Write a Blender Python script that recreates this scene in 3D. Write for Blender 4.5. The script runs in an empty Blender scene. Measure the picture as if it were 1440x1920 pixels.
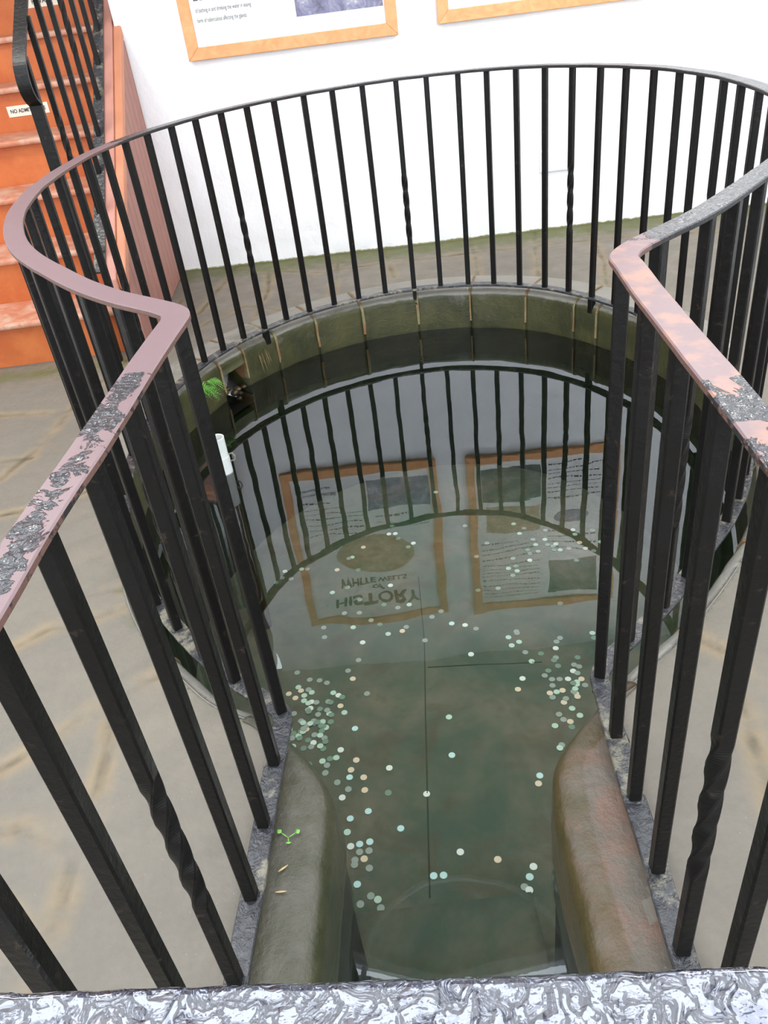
import bpy, bmesh, math, random
from mathutils import Vector, Matrix, noise
random.seed(7)
S = bpy.context.scene
COL = S.collection

# ---------------------------------------------------------------- camera, sky, light, exposure
F_PX, PITCH, ROLL, EYE = 1505.65, 0.596635, -0.133394, 1.5
cd = bpy.data.cameras.new('camera'); cam = bpy.data.objects.new('camera', cd); COL.objects.link(cam)
cd.sensor_fit = 'HORIZONTAL'; cd.sensor_width = 36.0; cd.lens = 36.0 * F_PX / 1440.0
cd.clip_start = 0.02; cd.clip_end = 100
_fw = Vector((0, math.cos(PITCH), -math.sin(PITCH))); _rt = Vector((1, 0, 0)); _up = _rt.cross(_fw)
_r = _rt * math.cos(ROLL) + _up * math.sin(ROLL); _u = -_rt * math.sin(ROLL) + _up * math.cos(ROLL)
cam.matrix_world = Matrix(((_r.x, _u.x, -_fw.x, 0), (_r.y, _u.y, -_fw.y, 0), (_r.z, _u.z, -_fw.z, EYE), (0, 0, 0, 1)))
S.camera = cam

W = bpy.data.worlds.new('sky'); S.world = W; W.use_nodes = True
bg = W.node_tree.nodes['Background']; bg.inputs['Color'].default_value = (0.89, 0.945, 1.0, 1); bg.inputs['Strength'].default_value = 6.1

def area(name, loc, rot, sx, sy, power, color=(1, 1, 1)):
    l = bpy.data.lights.new(name, 'AREA'); l.shape = 'RECTANGLE'; l.size = sx; l.size_y = sy; l.energy = power; l.color = color
    o = bpy.data.objects.new(name, l); COL.objects.link(o); o.location = loc; o.rotation_euler = rot
    return o
# daylight through the glazed roof opening: a portal that samples the sky
a_ = area('roof_daylight', (-0.05, 1.6, 3.70), (0, 0, 0), 5.9, 2.6, 1); a_.data.cycles.is_portal = True
a2_ = area('window_daylight', (-0.05, -2.40, 2.05), (math.radians(-90), 0, math.pi), 5.6, 2.9, 1); a2_.data.cycles.is_portal = True

# two added area lights without fittings, brightening the back floor and wall
area('added_back_fill', (1.75, 3.75, 3.17), (0, 0, 0), 0.9, 0.5, 62, (1.0, 0.97, 0.93))
area('added_back_fill', (-1.85, 3.75, 3.17), (0, 0, 0), 0.7, 0.5, 40, (1.0, 0.97, 0.93))

S.view_settings.view_transform = 'Standard'; S.view_settings.look = 'None'
S.view_settings.gamma = 1; S.view_settings.use_curve_mapping = False
S.view_settings.exposure = 0.0
S.cycles.use_denoising = True
S.cycles.max_bounces = 10; S.cycles.transparent_max_bounces = 12; S.cycles.diffuse_bounces = 5

# ---------------------------------------------------------------- helpers
def tag(o, label=None, cat=None, group=None, kind=None):
    if label: o['label'] = label
    if cat: o['category'] = cat
    if group: o['group'] = group
    if kind: o['kind'] = kind
    return o
def empty(name, loc=(0, 0, 0)):
    o = bpy.data.objects.new(name, None); COL.objects.link(o); o.location = loc; o.empty_display_size = 0.1
    return o
def link_bm(name, bm, mat, parent=None, smooth=False, bevel=0.0):
    me = bpy.data.meshes.new(name); bm.normal_update(); bm.to_mesh(me); bm.free()
    if smooth:
        me.shade_smooth()
    for m in (mat if isinstance(mat, (list, tuple)) else [mat]): me.materials.append(m)
    o = bpy.data.objects.new(name, me); COL.objects.link(o)
    if parent:
        o.parent = parent; o.matrix_parent_inverse = Matrix.Translation(parent.location).inverted()
    if bevel:
        b = o.modifiers.new('bevel', 'BEVEL'); b.width = bevel; b.segments = 2; b.limit_method = 'ANGLE'
    return o
def box(bm, x0, x1, y0, y1, z0, z1):
    v = [bm.verts.new(p) for p in ((x0,y0,z0),(x1,y0,z0),(x1,y1,z0),(x0,y1,z0),(x0,y0,z1),(x1,y0,z1),(x1,y1,z1),(x0,y1,z1))]
    for f in ((3,2,1,0),(4,5,6,7),(0,1,5,4),(1,2,6,5),(2,3,7,6),(3,0,4,7)): bm.faces.new([v[i] for i in f])
def prism(bm, pts, z0, z1):
    lo = [bm.verts.new((x, y, z0)) for x, y in pts]; hi = [bm.verts.new((x, y, z1)) for x, y in pts]
    bm.faces.new(hi); bm.faces.new(lo[::-1]); n = len(pts)
    for i in range(n): bm.faces.new((lo[i], lo[(i+1) % n], hi[(i+1) % n], hi[i]))
def obox(bm, c, ax, ay, az):
    """box from centre and three half-axis vectors"""
    c, ax, ay, az = Vector(c), Vector(ax), Vector(ay), Vector(az)
    v = [bm.verts.new(c + ax*i + ay*j + az*k) for k in (-1, 1) for i, j in ((-1,-1),(1,-1),(1,1),(-1,1))]
    for f in ((3,2,1,0),(4,5,6,7),(0,1,5,4),(1,2,6,5),(2,3,7,6),(3,0,4,7)): bm.faces.new([v[i] for i in f])
def catmull(pts, per=8, closed=False):
    P = [Vector(p) for p in pts]; n = len(P); out = []
    rng = n if closed else n - 1
    for i in range(rng):
        p1, p2 = P[i], P[(i+1) % n]
        p0 = P[i-1] if (i > 0 or closed) else p1 * 2 - p2
        p3 = P[(i+2) % n] if (i+2 < n or closed) else p2 * 2 - p1
        d = max(per, 1)
        for k in range(d):
            t = k / d
            out.append(0.5 * ((2*p1) + (p2-p0)*t + (2*p0-5*p1+4*p2-p3)*t*t + (3*p1-p0-3*p2+p3)*t*t*t))
    if not closed: out.append(P[-1])
    return out
def normals2d(path):
    """left-hand normals of a 2-D polyline"""
    n = []
    for i in range(len(path)):
        a = path[max(i-1, 0)]; b = path[min(i+1, len(path)-1)]
        t = (b - a); t = t / max(t.length, 1e-9); n.append(Vector((-t.y, t.x)))
    return n
def sweep_profile(bm, path, prof, caps=True, wob=0.0, zfun=None):
    """prof: closed list of (lateral offset along left normal, z)"""
    N = normals2d(path); rings = []
    for i, (p, n) in enumerate(zip(path, N)):
        r = []
        for j, (o, z) in enumerate(prof):
            q = Vector((p.x + n.x*o, p.y + n.y*o, z))
            if wob: q += noise.noise_vector(q * 9.0) * wob
            r.append(bm.verts.new(q))
        rings.append(r)
    m = len(prof)
    for a, b in zip(rings, rings[1:]):
        for j in range(m): bm.faces.new((a[j], a[(j+1) % m], b[(j+1) % m], b[j]))
    if caps: bm.faces.new(rings[0][::-1]); bm.faces.new(rings[-1])
    bmesh.ops.recalc_face_normals(bm, faces=bm.faces[:])
    return rings
def resample(path, step):
    out = [path[0].copy()]; acc = 0.0
    for a, b in zip(path, path[1:]):
        L = (b-a).length; t = step - acc
        while t <= L:
            out.append(a + (b-a) * (t / L)); t += step
        acc = (acc + L) % step
    if (out[-1]-path[-1]).length > step*0.3: out.append(path[-1].copy())
    return out
def dist_poly(p, poly):
    best = 9.0
    for a, b in zip(poly, poly[1:]):
        dx, dy = b[0]-a[0], b[1]-a[1]; L = dx*dx+dy*dy
        t = 0 if L == 0 else max(0, min(1, ((p[0]-a[0])*dx + (p[1]-a[1])*dy)/L))
        d = math.hypot(p[0]-a[0]-t*dx, p[1]-a[1]-t*dy)
        if d < best: best = d
    return best
def inside(p, poly):
    c = False; n = len(poly); x, y = p; j = n-1
    for i in range(n):
        xi, yi = poly[i][0], poly[i][1]; xj, yj = poly[j][0], poly[j][1]
        if (yi > y) != (yj > y) and x < (xj-xi)*(y-yi)/(yj-yi)+xi: c = not c
        j = i
    return c
def fattr(me, name, vals):
    a = me.attributes.new(name, 'FLOAT', 'POINT'); a.data.foreach_set('value', vals)

# ---------------------------------------------------------------- materials
class NT:
    def __init__(s, name):
        s.m = bpy.data.materials.new(name); s.m.use_nodes = True; s.t = s.m.node_tree
        s.b = s.t.nodes['Principled BSDF']; s.out = s.t.nodes['Material Output']; s._co = None
    def n(s, typ, ins=None, **kw):
        x = s.t.nodes.new(typ)
        for k, v in kw.items(): setattr(x, k, v)
        for k, v in (ins or {}).items():
            if isinstance(v, bpy.types.NodeSocket): s.t.links.new(v, x.inputs[k])
            else: x.inputs[k].default_value = v
        return x
    def co(s):
        if not s._co: s._co = s.n('ShaderNodeTexCoord').outputs['Object']
        return s._co
    def noise(s, scale, detail=5, rough=0.55, dist=0.0, vec=None):
        return s.n('ShaderNodeTexNoise', {'Vector': vec or s.co(), 'Scale': scale, 'Detail': detail, 'Roughness': rough, 'Distortion': dist}).outputs['Fac']
    def ramp(s, fac, stops, mode='LINEAR'):
        r = s.n('ShaderNodeValToRGB', {'Fac': fac}); cr = r.color_ramp; cr.interpolation = mode
        while len(cr.elements) < len(stops): cr.elements.new(0.5)
        for e, (p, c) in zip(cr.elements, stops):
            e.position = p; e.color = (*c, 1) if isinstance(c, tuple) else (c, c, c, 1)
        return r.outputs['Color']
    def mix(s, fac, a, b, mode='MIX'):
        x = s.n('ShaderNodeMix', data_type='RGBA', blend_type=mode)
        for i, v in ((0, fac), (6, a), (7, b)):
            if isinstance(v, bpy.types.NodeSocket): s.t.links.new(v, x.inputs[i])
            elif i == 0: x.inputs[0].default_value = v
            else: x.inputs[i].default_value = (*v, 1)
        return x.outputs[2]
    def math(s, op, a, b=0.0, clamp=False):
        x = s.n('ShaderNodeMath', operation=op, use_clamp=clamp)
        for i, v in ((0, a), (1, b)):
            if isinstance(v, bpy.types.NodeSocket): s.t.links.new(v, x.inputs[i])
            else: x.inputs[i].default_value = v
        return x.outputs[0]
    def attr(s, name): return s.n('ShaderNodeAttribute', attribute_name=name).outputs['Fac']
    def bump(s, h, strength=0.3, dist=0.01, nrm=None):
        i = {'Height': h, 'Strength': strength, 'Distance': dist}
        if nrm is not None: i['Normal'] = nrm
        return s.n('ShaderNodeBump', i).outputs['Normal']
    def done(s, color=None, rough=None, nrm=None, spec=None, metal=None, coat=None):
        for k, v in (('Base Color', color), ('Roughness', rough), ('Normal', nrm), ('Specular IOR Level', spec), ('Metallic', metal), ('Coat Weight', coat)):
            if v is None: continue
            if isinstance(v, bpy.types.NodeSocket): s.t.links.new(v, s.b.inputs[k])
            elif k == 'Base Color': s.b.inputs[k].default_value = (*v, 1)
            else: s.b.inputs[k].default_value = v
        return s.m

def m_simple(name, c, rough=0.6, scale=20, var=0.12, bump=0.15, spec=0.5):
    m = NT(name); n = m.noise(scale)
    col = m.mix(n, tuple(x*(1-var) for x in c), tuple(min(1, x*(1+var)) for x in c))
    return m.done(col, rough, m.bump(n, bump, 0.004), spec)

# black gloss paint, thick and lumpy in places
m = NT('black_paint'); n1 = m.noise(70, 3); n2 = m.noise(9, 4)
col = m.mix(m.ramp(m.noise(34, 6, 0.7), [(0.60, 0.0), (0.70, 1.0)]), (0.0065, 0.006, 0.0055), (0.035, 0.024, 0.018))
M_BLACK = m.done(col, m.ramp(n2, [(0.3, 0.30), (0.7, 0.5)]), m.bump(n1, 0.35, 0.004), 0.2)
# crusty black plate along the ground
m = NT('crusted_black_plate'); n1 = m.noise(48, 4, 0.6, 0.6)
col = m.mix(m.ramp(m.noise(13, 6, 0.7), [(0.52, 0.0), (0.62, 1.0)]), (0.03, 0.031, 0.035), (0.17, 0.155, 0.115))
M_PLATE = m.done(col, 0.27, m.bump(n1, 0.8, 0.008), 0.6)
# very thick blistered gloss coat on the near rail
m = NT('blistered_gloss_paint')
v = m.n('ShaderNodeTexNoise', {'Vector': m.co(), 'Scale': 62, 'Detail': 2.5, 'Roughness': 0.5, 'Distortion': 1.1}).outputs['Fac']
gr = m.math('MINIMUM', m.math('MULTIPLY', m.math('ABSOLUTE', m.math('SUBTRACT', v, 0.5)), 11.0), 1.0)
v = m.math('ADD', gr, m.math('MULTIPLY', m.noise(150, 2), 0.35))
m.b.inputs['Specular Tint'].default_value = (0.86, 0.89, 1.0, 1)
M_BLISTER = m.done(m.mix(m.ramp(m.noise(30, 3), [(0.62, 0.0), (0.72, 1.0)]), (0.014, 0.016, 0.034), (0.10, 0.06, 0.06)), 0.14, m.bump(v, 0.9, 0.006), 1.0, coat=1.0)
for nd in M_BLISTER.node_tree.nodes:
    if nd.type == 'BSDF_PRINCIPLED': nd.inputs['IOR'].default_value = 1.8
# handrail: worn primer showing through black gloss
m = NT('worn_handrail_paint'); wa = m.attr('worn')
nz = m.noise(17, 6, 0.62, 0.8)
fac = m.ramp(m.math('ADD', wa, m.math('MULTIPLY', m.math('SUBTRACT', nz, 0.5), 1.5)), [(0.485, 0.0), (0.515, 1.0)])
hue = m.mix(m.ramp(m.math('ADD', m.attr('orange'), m.math('MULTIPLY', m.math('SUBTRACT', m.noise(19, 5), 0.5), 1.6)), [(0.42, 0.0), (0.66, 1.0)]), (0.165, 0.102, 0.107), (0.27, 0.138, 0.105))
hue = m.mix(m.ramp(m.noise(90, 4), [(0.66, 0.0), (0.72, 1.0)]), hue, (0.20, 0.08, 0.06))
blk = m.mix(m.noise(60, 3), (0.02, 0.021, 0.024), (0.055, 0.058, 0.066))
col = m.mix(fac, blk, hue)
h = m.math('MULTIPLY', m.math('SUBTRACT', 1.0, fac), m.math('ADD', m.noise(85, 3, 0.5, 0.7), 0.5))
M_RAIL = m.done(col, m.ramp(fac, [(0, 0.16), (1, 0.42)]), m.bump(h, 0.85, 0.006), 0.5)
# rust-brown edges
m = NT('rusty_edge_paint'); 
col = m.mix(m.ramp(m.math('ADD', m.attr('worn'), m.math('MULTIPLY', m.math('SUBTRACT', m.noise(40, 6, 0.7), 0.5), 1.4)), [(0.5, 0.0), (0.58, 1.0)]), (0.02, 0.018, 0.018), (0.13, 0.07, 0.055))
M_EDGE = m.done(col, 0.5, m.bump(m.noise(70, 4), 0.5, 0.006), 0.4)
# paving
m = NT('sandstone_paving'); big = m.noise(1.7, 4, 0.5); fine = m.noise(55, 6, 0.65); mid = m.noise(7, 6, 0.6)
c = m.mix(m.ramp(big, [(0.35, 0.0), (0.65, 1.0)]), (0.148, 0.128, 0.102), (0.180, 0.155, 0.119))
c = m.mix(m.math('MULTIPLY', m.ramp(mid, [(0.35, 0.0), (0.7, 1.0)]), 0.35), c, (0.125, 0.118, 0.105))
c = m.mix(m.math('MULTIPLY', m.ramp(fine, [(0.3, 0.0), (0.75, 1.0)]), 0.22), c, (0.22, 0.205, 0.175))
vs = m.n('ShaderNodeTexVoronoi', {'Vector': m.co(), 'Scale': 34}).outputs['Distance']
c = m.mix(m.ramp(vs, [(0.03, 0.55), (0.07, 0.0)]), c, (0.26, 0.245, 0.21))
oc = m.math('MULTIPLY', m.attr('ochre'), m.ramp(m.noise(5, 5, 0.6, 0.4), [(0.36, 0.0), (0.56, 1.0)]))
c = m.mix(m.math('MULTIPLY', oc, 0.7), c, (0.27, 0.195, 0.105))
ms = m.ramp(m.math('ADD', m.attr('moss'), m.math('MULTIPLY', m.math('SUBTRACT', m.noise(14, 6, 0.65), 0.5), 0.9)), [(0.45, 0.0), (0.85, 1.0)])
c = m.mix(m.math('MULTIPLY', ms, 0.85), c, m.mix(fine, (0.075, 0.086, 0.022), (0.135, 0.14, 0.05)))
c = m.mix(m.math('MULTIPLY', m.attr('crack'), m.ramp(m.noise(5, 5), [(0.42, 0.0), (0.66, 0.85)])), c, (0.055, 0.05, 0.035))
hh = m.math('ADD', m.math('MULTIPLY', fine, 0.5), mid)
M_PAVE = m.done(c, m.ramp(mid, [(0.3, 0.45), (0.7, 0.75)]), m.bump(hh, 0.35, 0.012), 0.4)
# kerb stone: damp, mossy where the 'moss' attribute is high (inner face and edge)
def kerb_mat(name, base, base2, moss, moss2, rough=0.45, warm=0.0):
    m = NT(name); f1 = m.noise(40, 6, 0.65); f2 = m.noise(6, 6, 0.6, 0.3)
    c = m.mix(f2, base, base2); c = m.mix(m.math('MULTIPLY', f1, 0.3), c, tuple(x*1.25 for x in base2))
    if warm:
        c = m.mix(m.math('MULTIPLY', m.ramp(m.noise(8, 6, 0.7, 0.5), [(0.46, 0.0), (0.6, 1.0)]), warm), c, (0.18, 0.095, 0.065))
    mo = m.ramp(m.math('ADD', m.attr('moss'), m.math('MULTIPLY', m.math('SUBTRACT', m.noise(9, 6, 0.65), 0.5), 0.9)), [(0.38, 0.0), (0.72, 1.0)])
    mc = m.mix(m.ramp(m.noise(5, 5, 0.6), [(0.35, 0.0), (0.65, 1.0)]), moss, moss2)
    c = m.mix(mo, c, mc)
    w = m.ramp(m.attr('wet'), [(0.3, 0.0), (1.0, 1.0)])
    c = m.mix(w, c, (0.018, 0.016, 0.010))
    return m.done(c, m.ramp(m.attr('wet'), [(0.0, rough), (1.0, 0.18)]), m.bump(m.math('ADD', f1, f2), 0.5, 0.012), 0.45)
M_KERB = kerb_mat('mossy_kerb_stone', (0.150, 0.142, 0.120), (0.25, 0.235, 0.20), (0.024, 0.027, 0.008), (0.062, 0.058, 0.018))
M_COPE_L = kerb_mat('damp_coping_stone', (0.048, 0.046, 0.032), (0.098, 0.088, 0.068), (0.022, 0.030, 0.010), (0.055, 0.052, 0.024), 0.38)
M_COPE_R = kerb_mat('reddish_coping_stone', (0.075, 0.062, 0.046), (0.125, 0.105, 0.082), (0.040, 0.036, 0.008), (0.08, 0.052, 0.018), 0.38, warm=0.6)
m = NT('ochre_mortar'); n1 = m.noise(40, 5)
M_MORTAR = m.done(m.mix(m.ramp(m.noise(12, 4), [(0.4, 0.0), (0.6, 1.0)]), (0.22, 0.19, 0.10), (0.20, 0.11, 0.05)), 0.8, m.bump(n1, 0.6, 0.01), 0.2)
# pool lining
m = NT('algae_pool_stone'); f1 = m.noise(2.6, 6, 0.6, 0.5); f2 = m.noise(16, 6, 0.7)
c = m.mix(m.ramp(f1, [(0.35, 0.0), (0.65, 1.0)]), (0.045, 0.082, 0.050), (0.148, 0.134, 0.090))
c = m.mix(m.ramp(f2, [(0.45, 0.0), (0.75, 0.6)]), c, (0.05, 0.085, 0.04))
c = m.mix(m.ramp(m.noise(5.5, 5, 0.6, 0.8), [(0.52, 0.0), (0.7, 0.6)]), c, (0.075, 0.058, 0.024))
M_POOL = m.done(c, 0.8, m.bump(f2, 0.4, 0.02), 0.1)
m = NT('dark_algae_wall'); f1 = m.noise(7, 6, 0.65)
M_POOLWALL = m.done(m.mix(m.ramp(f1, [(0.3, 0.0), (0.7, 1.0)]), (0.010, 0.018, 0.008), (0.035, 0.055, 0.022)), 0.8, m.bump(f1, 0.4, 0.02), 0.1)
# water
m = NT('still_water'); t = m.t
fr = m.n('ShaderNodeFresnel', {'IOR': 1.42})
w1 = m.noise(2.2, 2, 0.5); w2 = m.noise(26, 3, 0.5)
hh = m.math('ADD', w1, m.math('MULTIPLY', w2, 0.012))
nb = m.bump(hh, 0.10, 0.02)
t.links.new(nb, fr.inputs['Normal'])
gl = m.n('ShaderNodeBsdfGlossy', {'Color': (0.90, 0.95, 1.0, 1), 'Roughness': 0.0, 'Normal': nb})
tr = m.n('ShaderNodeBsdfTransparent', {'Color': (0.90, 0.925, 0.87, 1)})
mx = m.n('ShaderNodeMixShader', {0: m.math('MULTIPLY', fr.outputs[0], 1.9, True), 1: tr.outputs[0], 2: gl.outputs[0]})
t.links.new(mx.outputs[0], m.out.inputs['Surface']); M_WATER = m.m
# plaster
m = NT('white_limewashed_plaster'); n1 = m.noise(5, 6, 0.55); n2 = m.noise(60, 5, 0.6)
dirt = m.ramp(m.math('ADD', m.attr('grime'), m.math('MULTIPLY', m.math('SUBTRACT', m.noise(22, 6, 0.7), 0.5), 0.9)), [(0.60, 0.0), (0.9, 1.0)])
c = m.mix(dirt, m.mix(n1, (0.86, 0.865, 0.88), (0.91, 0.91, 0.92)), (0.20, 0.20, 0.09))
M_WALL = m.done(c, 0.85, m.bump(m.math('ADD', n1, m.math('MULTIPLY', n2, 0.12)), 0.5, 0.03), 0.2)
m = NT('matt_white_paint'); n1 = m.noise(3)
M_WHITE = m.done(m.mix(n1, (0.70, 0.71, 0.73), (0.78, 0.79, 0.80)), 0.8, m.bump(n1, 0.2, 0.01), 0.2)
M_CEIL = m_simple('dull_white_ceiling', (0.60, 0.61, 0.62), 0.9, 4, 0.06, 0.1, 0.2)
# red-orange stair paint
m = NT('worn_orange_stair_paint'); n1 = m.noise(6, 6, 0.65, 0.3); n2 = m.noise(30, 5)
c = m.mix(m.ramp(n1, [(0.35, 0.0), (0.65, 1.0)]), (0.44, 0.105, 0.028), (0.53, 0.150, 0.042))
c = m.mix(m.ramp(m.noise(3.5, 5), [(0.55, 0.0), (0.75, 0.6)]), c, (0.40, 0.075, 0.035))
M_STAIR = m.done(c, 0.5, m.bump(n2, 0.15, 0.005), 0.35)
m = NT('worn_tread_paint'); n1 = m.noise(9, 6, 0.65, 0.5)
M_TREAD = m.done(m.mix(m.ramp(n1, [(0.42, 0.0), (0.62, 1.0)]), (0.46, 0.165, 0.09), (0.52, 0.33, 0.24)), 0.5, m.bump(n1, 0.15, 0.005), 0.35)
M_BOARD = m_simple('dusty_red_boarding_paint', (0.36, 0.165, 0.13), 0.55, 12, 0.22, 0.2)
M_STRING = m_simple('pink_red_stringer_paint', (0.48, 0.22, 0.17), 0.5, 10, 0.2, 0.15)
M_STRING2 = m_simple('orange_moulding_paint', (0.55, 0.22, 0.12), 0.5, 10, 0.15, 0.15)
m = NT('knotty_pine')
wv = m.noise(11, 4, 0.6, 1.5)
c = m.mix(m.ramp(wv, [(0.35, 0.0), (0.65, 1.0)]), (0.66, 0.29, 0.11), (0.76, 0.37, 0.165))
vv = m.n('ShaderNodeTexVoronoi', {'Vector': m.co(), 'Scale': 3.2}).outputs['Distance']
c = m.mix(m.ramp(vv, [(0.035, 1.0), (0.07, 0.0)]), c, (0.22, 0.05, 0.02))
M_PINE = m.done(c, 0.4, m.bump(wv, 0.1, 0.003), 0.4)
M_PAPER = m_simple('cream_notice_paper', (0.80, 0.795, 0.775), 0.35, 3, 0.02, 0.0)
M_INK = m_simple('dark_ink', (0.03, 0.03, 0.035), 0.6, 20, 0.1, 0.0)
M_GREYINK = m_simple('grey_print_ink', (0.10, 0.10, 0.11), 0.6, 20, 0.1, 0.0)
def photo_mat(name, stops, scale):
    m = NT(name); return m.done(m.ramp(m.noise(scale, 6, 0.65, 1.0), stops), 0.35)
M_PHOTO = photo_mat('old_purplish_photograph', [(0.3, (0.06, 0.055, 0.09)), (0.5, (0.17, 0.16, 0.27)), (0.62, (0.30, 0.30, 0.38)), (0.72, (0.75, 0.76, 0.80))], 11)
M_PHOTO2 = photo_mat('dark_green_photograph', [(0.3, (0.02, 0.03, 0.03)), (0.55, (0.09, 0.11, 0.10)), (0.75, (0.32, 0.34, 0.30))], 9)
M_PHOTO3 = photo_mat('brown_sepia_print', [(0.3, (0.30, 0.20, 0.10)), (0.55, (0.48, 0.36, 0.22)), (0.75, (0.66, 0.57, 0.42))], 9)
M_SIGN = m_simple('cream_plastic_sign', (0.72, 0.66, 0.55), 0.4, 10, 0.05, 0.0)
M_SIGNW = m_simple('white_plastic_plate', (0.86, 0.86, 0.88), 0.4, 10, 0.03, 0.0)
m = NT('translucent_plastic_pipe'); n1 = m.noise(30, 4)
M_PIPE = m.done(m.mix(n1, (0.62, 0.64, 0.62), (0.74, 0.75, 0.72)), 0.25, None, 0.6)
M_LEAF = m_simple('bright_green_leaf', (0.16, 0.42, 0.07), 0.5, 40, 0.3, 0.1)
M_DRY = m_simple('dry_straw', (0.48, 0.33, 0.16), 0.7, 40, 0.25, 0.1)
M_RUBBLE = m_simple('wet_brown_rubble', (0.05, 0.032, 0.016), 0.3, 14, 0.4, 0.5)
M_DARKHOLE = m_simple('wet_stone_painted_shade', (0.010, 0.008, 0.006), 0.6, 14, 0.3, 0.3)  # near-black base colour stands in for the shade inside the outlet hollow
M_STEEL = m_simple('worn_bolt_paint', (0.22, 0.21, 0.19), 0.35, 50, 0.3, 0.1)
COINM = []
for nm, c_, mt in (('silver', (0.86, 0.92, 0.90), 0.0), ('bluish', (0.62, 0.90, 0.92), 0.0), ('copper', (0.86, 0.70, 0.52), 0.0), ('greenish', (0.56, 0.76, 0.64), 0.0), ('dull_grey', (0.34, 0.40, 0.36), 0.0), ('dull_green', (0.18, 0.30, 0.22), 0.0)):
    m = NT(nm + '_coin_metal'); n1 = m.noise(220, 3)
    COINM.append(m.done(m.mix(n1, tuple(x*0.88 for x in c_), c_), 0.5, m.bump(n1, 0.2, 0.001), 0.5))

# ---------------------------------------------------------------- plan of the pool and railing (metres, camera above the origin)
A_W, B_W = 5.19, -0.058            # back wall: y = A_W + B_W * x
Z_WATER, Z_FLOOR = -0.21, -1.10
wally = lambda x: A_W + B_W * x
RP = [(-0.405,0.215),(-0.398,0.43),(-0.386,0.586),(-0.374,0.741),(-0.355,0.897),(-0.339,1.055),(-0.322,1.211),(-0.310,1.300),(-0.308,1.345),(-0.330,1.385),
      (-0.435,1.488),(-0.525,1.592),(-0.615,1.720),(-0.732,1.905),(-0.820,2.105),(-0.886,2.325),(-0.922,2.54),(-0.936,2.71),(-0.933,2.87),(-0.920,3.03),(-0.900,3.19),(-0.863,3.345),(-0.808,3.488),(-0.748,3.61),
      (-0.672,3.73),(-0.577,3.850),(-0.477,3.947),(-0.367,4.034),(-0.247,4.106),(-0.114,4.164),(0.019,4.206),(0.165,4.240),(0.322,4.25),(0.465,4.238),(0.610,4.205),(0.740,4.160),(0.863,4.090),(0.975,4.005),
      (1.070,3.90),(1.155,3.785),(1.226,3.655),(1.285,3.53),(1.330,3.39),(1.358,3.24),(1.376,3.083),(1.377,2.93),(1.368,2.784),(1.345,2.62),(1.300,2.44),(1.232,2.26),(1.145,2.08),(1.03,1.91),(0.90,1.765),
      (0.695,1.55),(0.565,1.445),(0.495,1.385),(0.462,1.340),(0.456,1.290),(0.444,1.162),(0.432,1.002),(0.422,0.843),(0.411,0.692),(0.402,0.54),(0.394,0.38),(0.388,0.20)]
RPATH = [v for v in catmull([Vector(p) for p in RP], 6)]
H_RAIL = 1.036
# inner edge of the stone (pool outline), clockwise from the near left of the channel
EP = [(-0.245,-0.30),(-0.240,0.40),(-0.228,0.75),(-0.205,1.00),(-0.196,1.10),(-0.206,1.165),(-0.245,1.245),(-0.300,1.325),(-0.360,1.40),(-0.47,1.475),(-0.575,1.60),(-0.665,1.72),(-0.755,1.90),(-0.825,2.11),(-0.885,2.33),(-0.925,2.54),
      (-0.945,2.71),(-0.945,2.87),(-0.93,3.03),(-0.905,3.19),(-0.863,3.345),(-0.80,3.488),(-0.738,3.61),(-0.662,3.73),(-0.572,3.845),(-0.473,3.940),(-0.364,4.026),(-0.245,4.098),(-0.114,4.156),(0.019,4.198),(0.165,4.232),(0.322,4.242),
      (0.465,4.230),(0.608,4.197),(0.736,4.152),(0.858,4.083),(0.968,3.998),(1.062,3.895),(1.147,3.78),(1.218,3.652),(1.278,3.53),(1.328,3.39),(1.362,3.24),(1.385,3.083),(1.39,2.93),(1.385,2.784),(1.365,2.62),(1.322,2.44),(1.262,2.25),(1.18,2.065),
      (1.07,1.885),(0.93,1.725),(0.73,1.525),(0.60,1.425),(0.50,1.35),(0.418,1.275),(0.345,1.205),(0.300,1.140),(0.278,1.05),(0.268,0.95),(0.262,0.75),(0.262,0.40),(0.262,-0.30)]
EPATH = resample(catmull([Vector(p) for p in EP], 6), 0.018)

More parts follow.
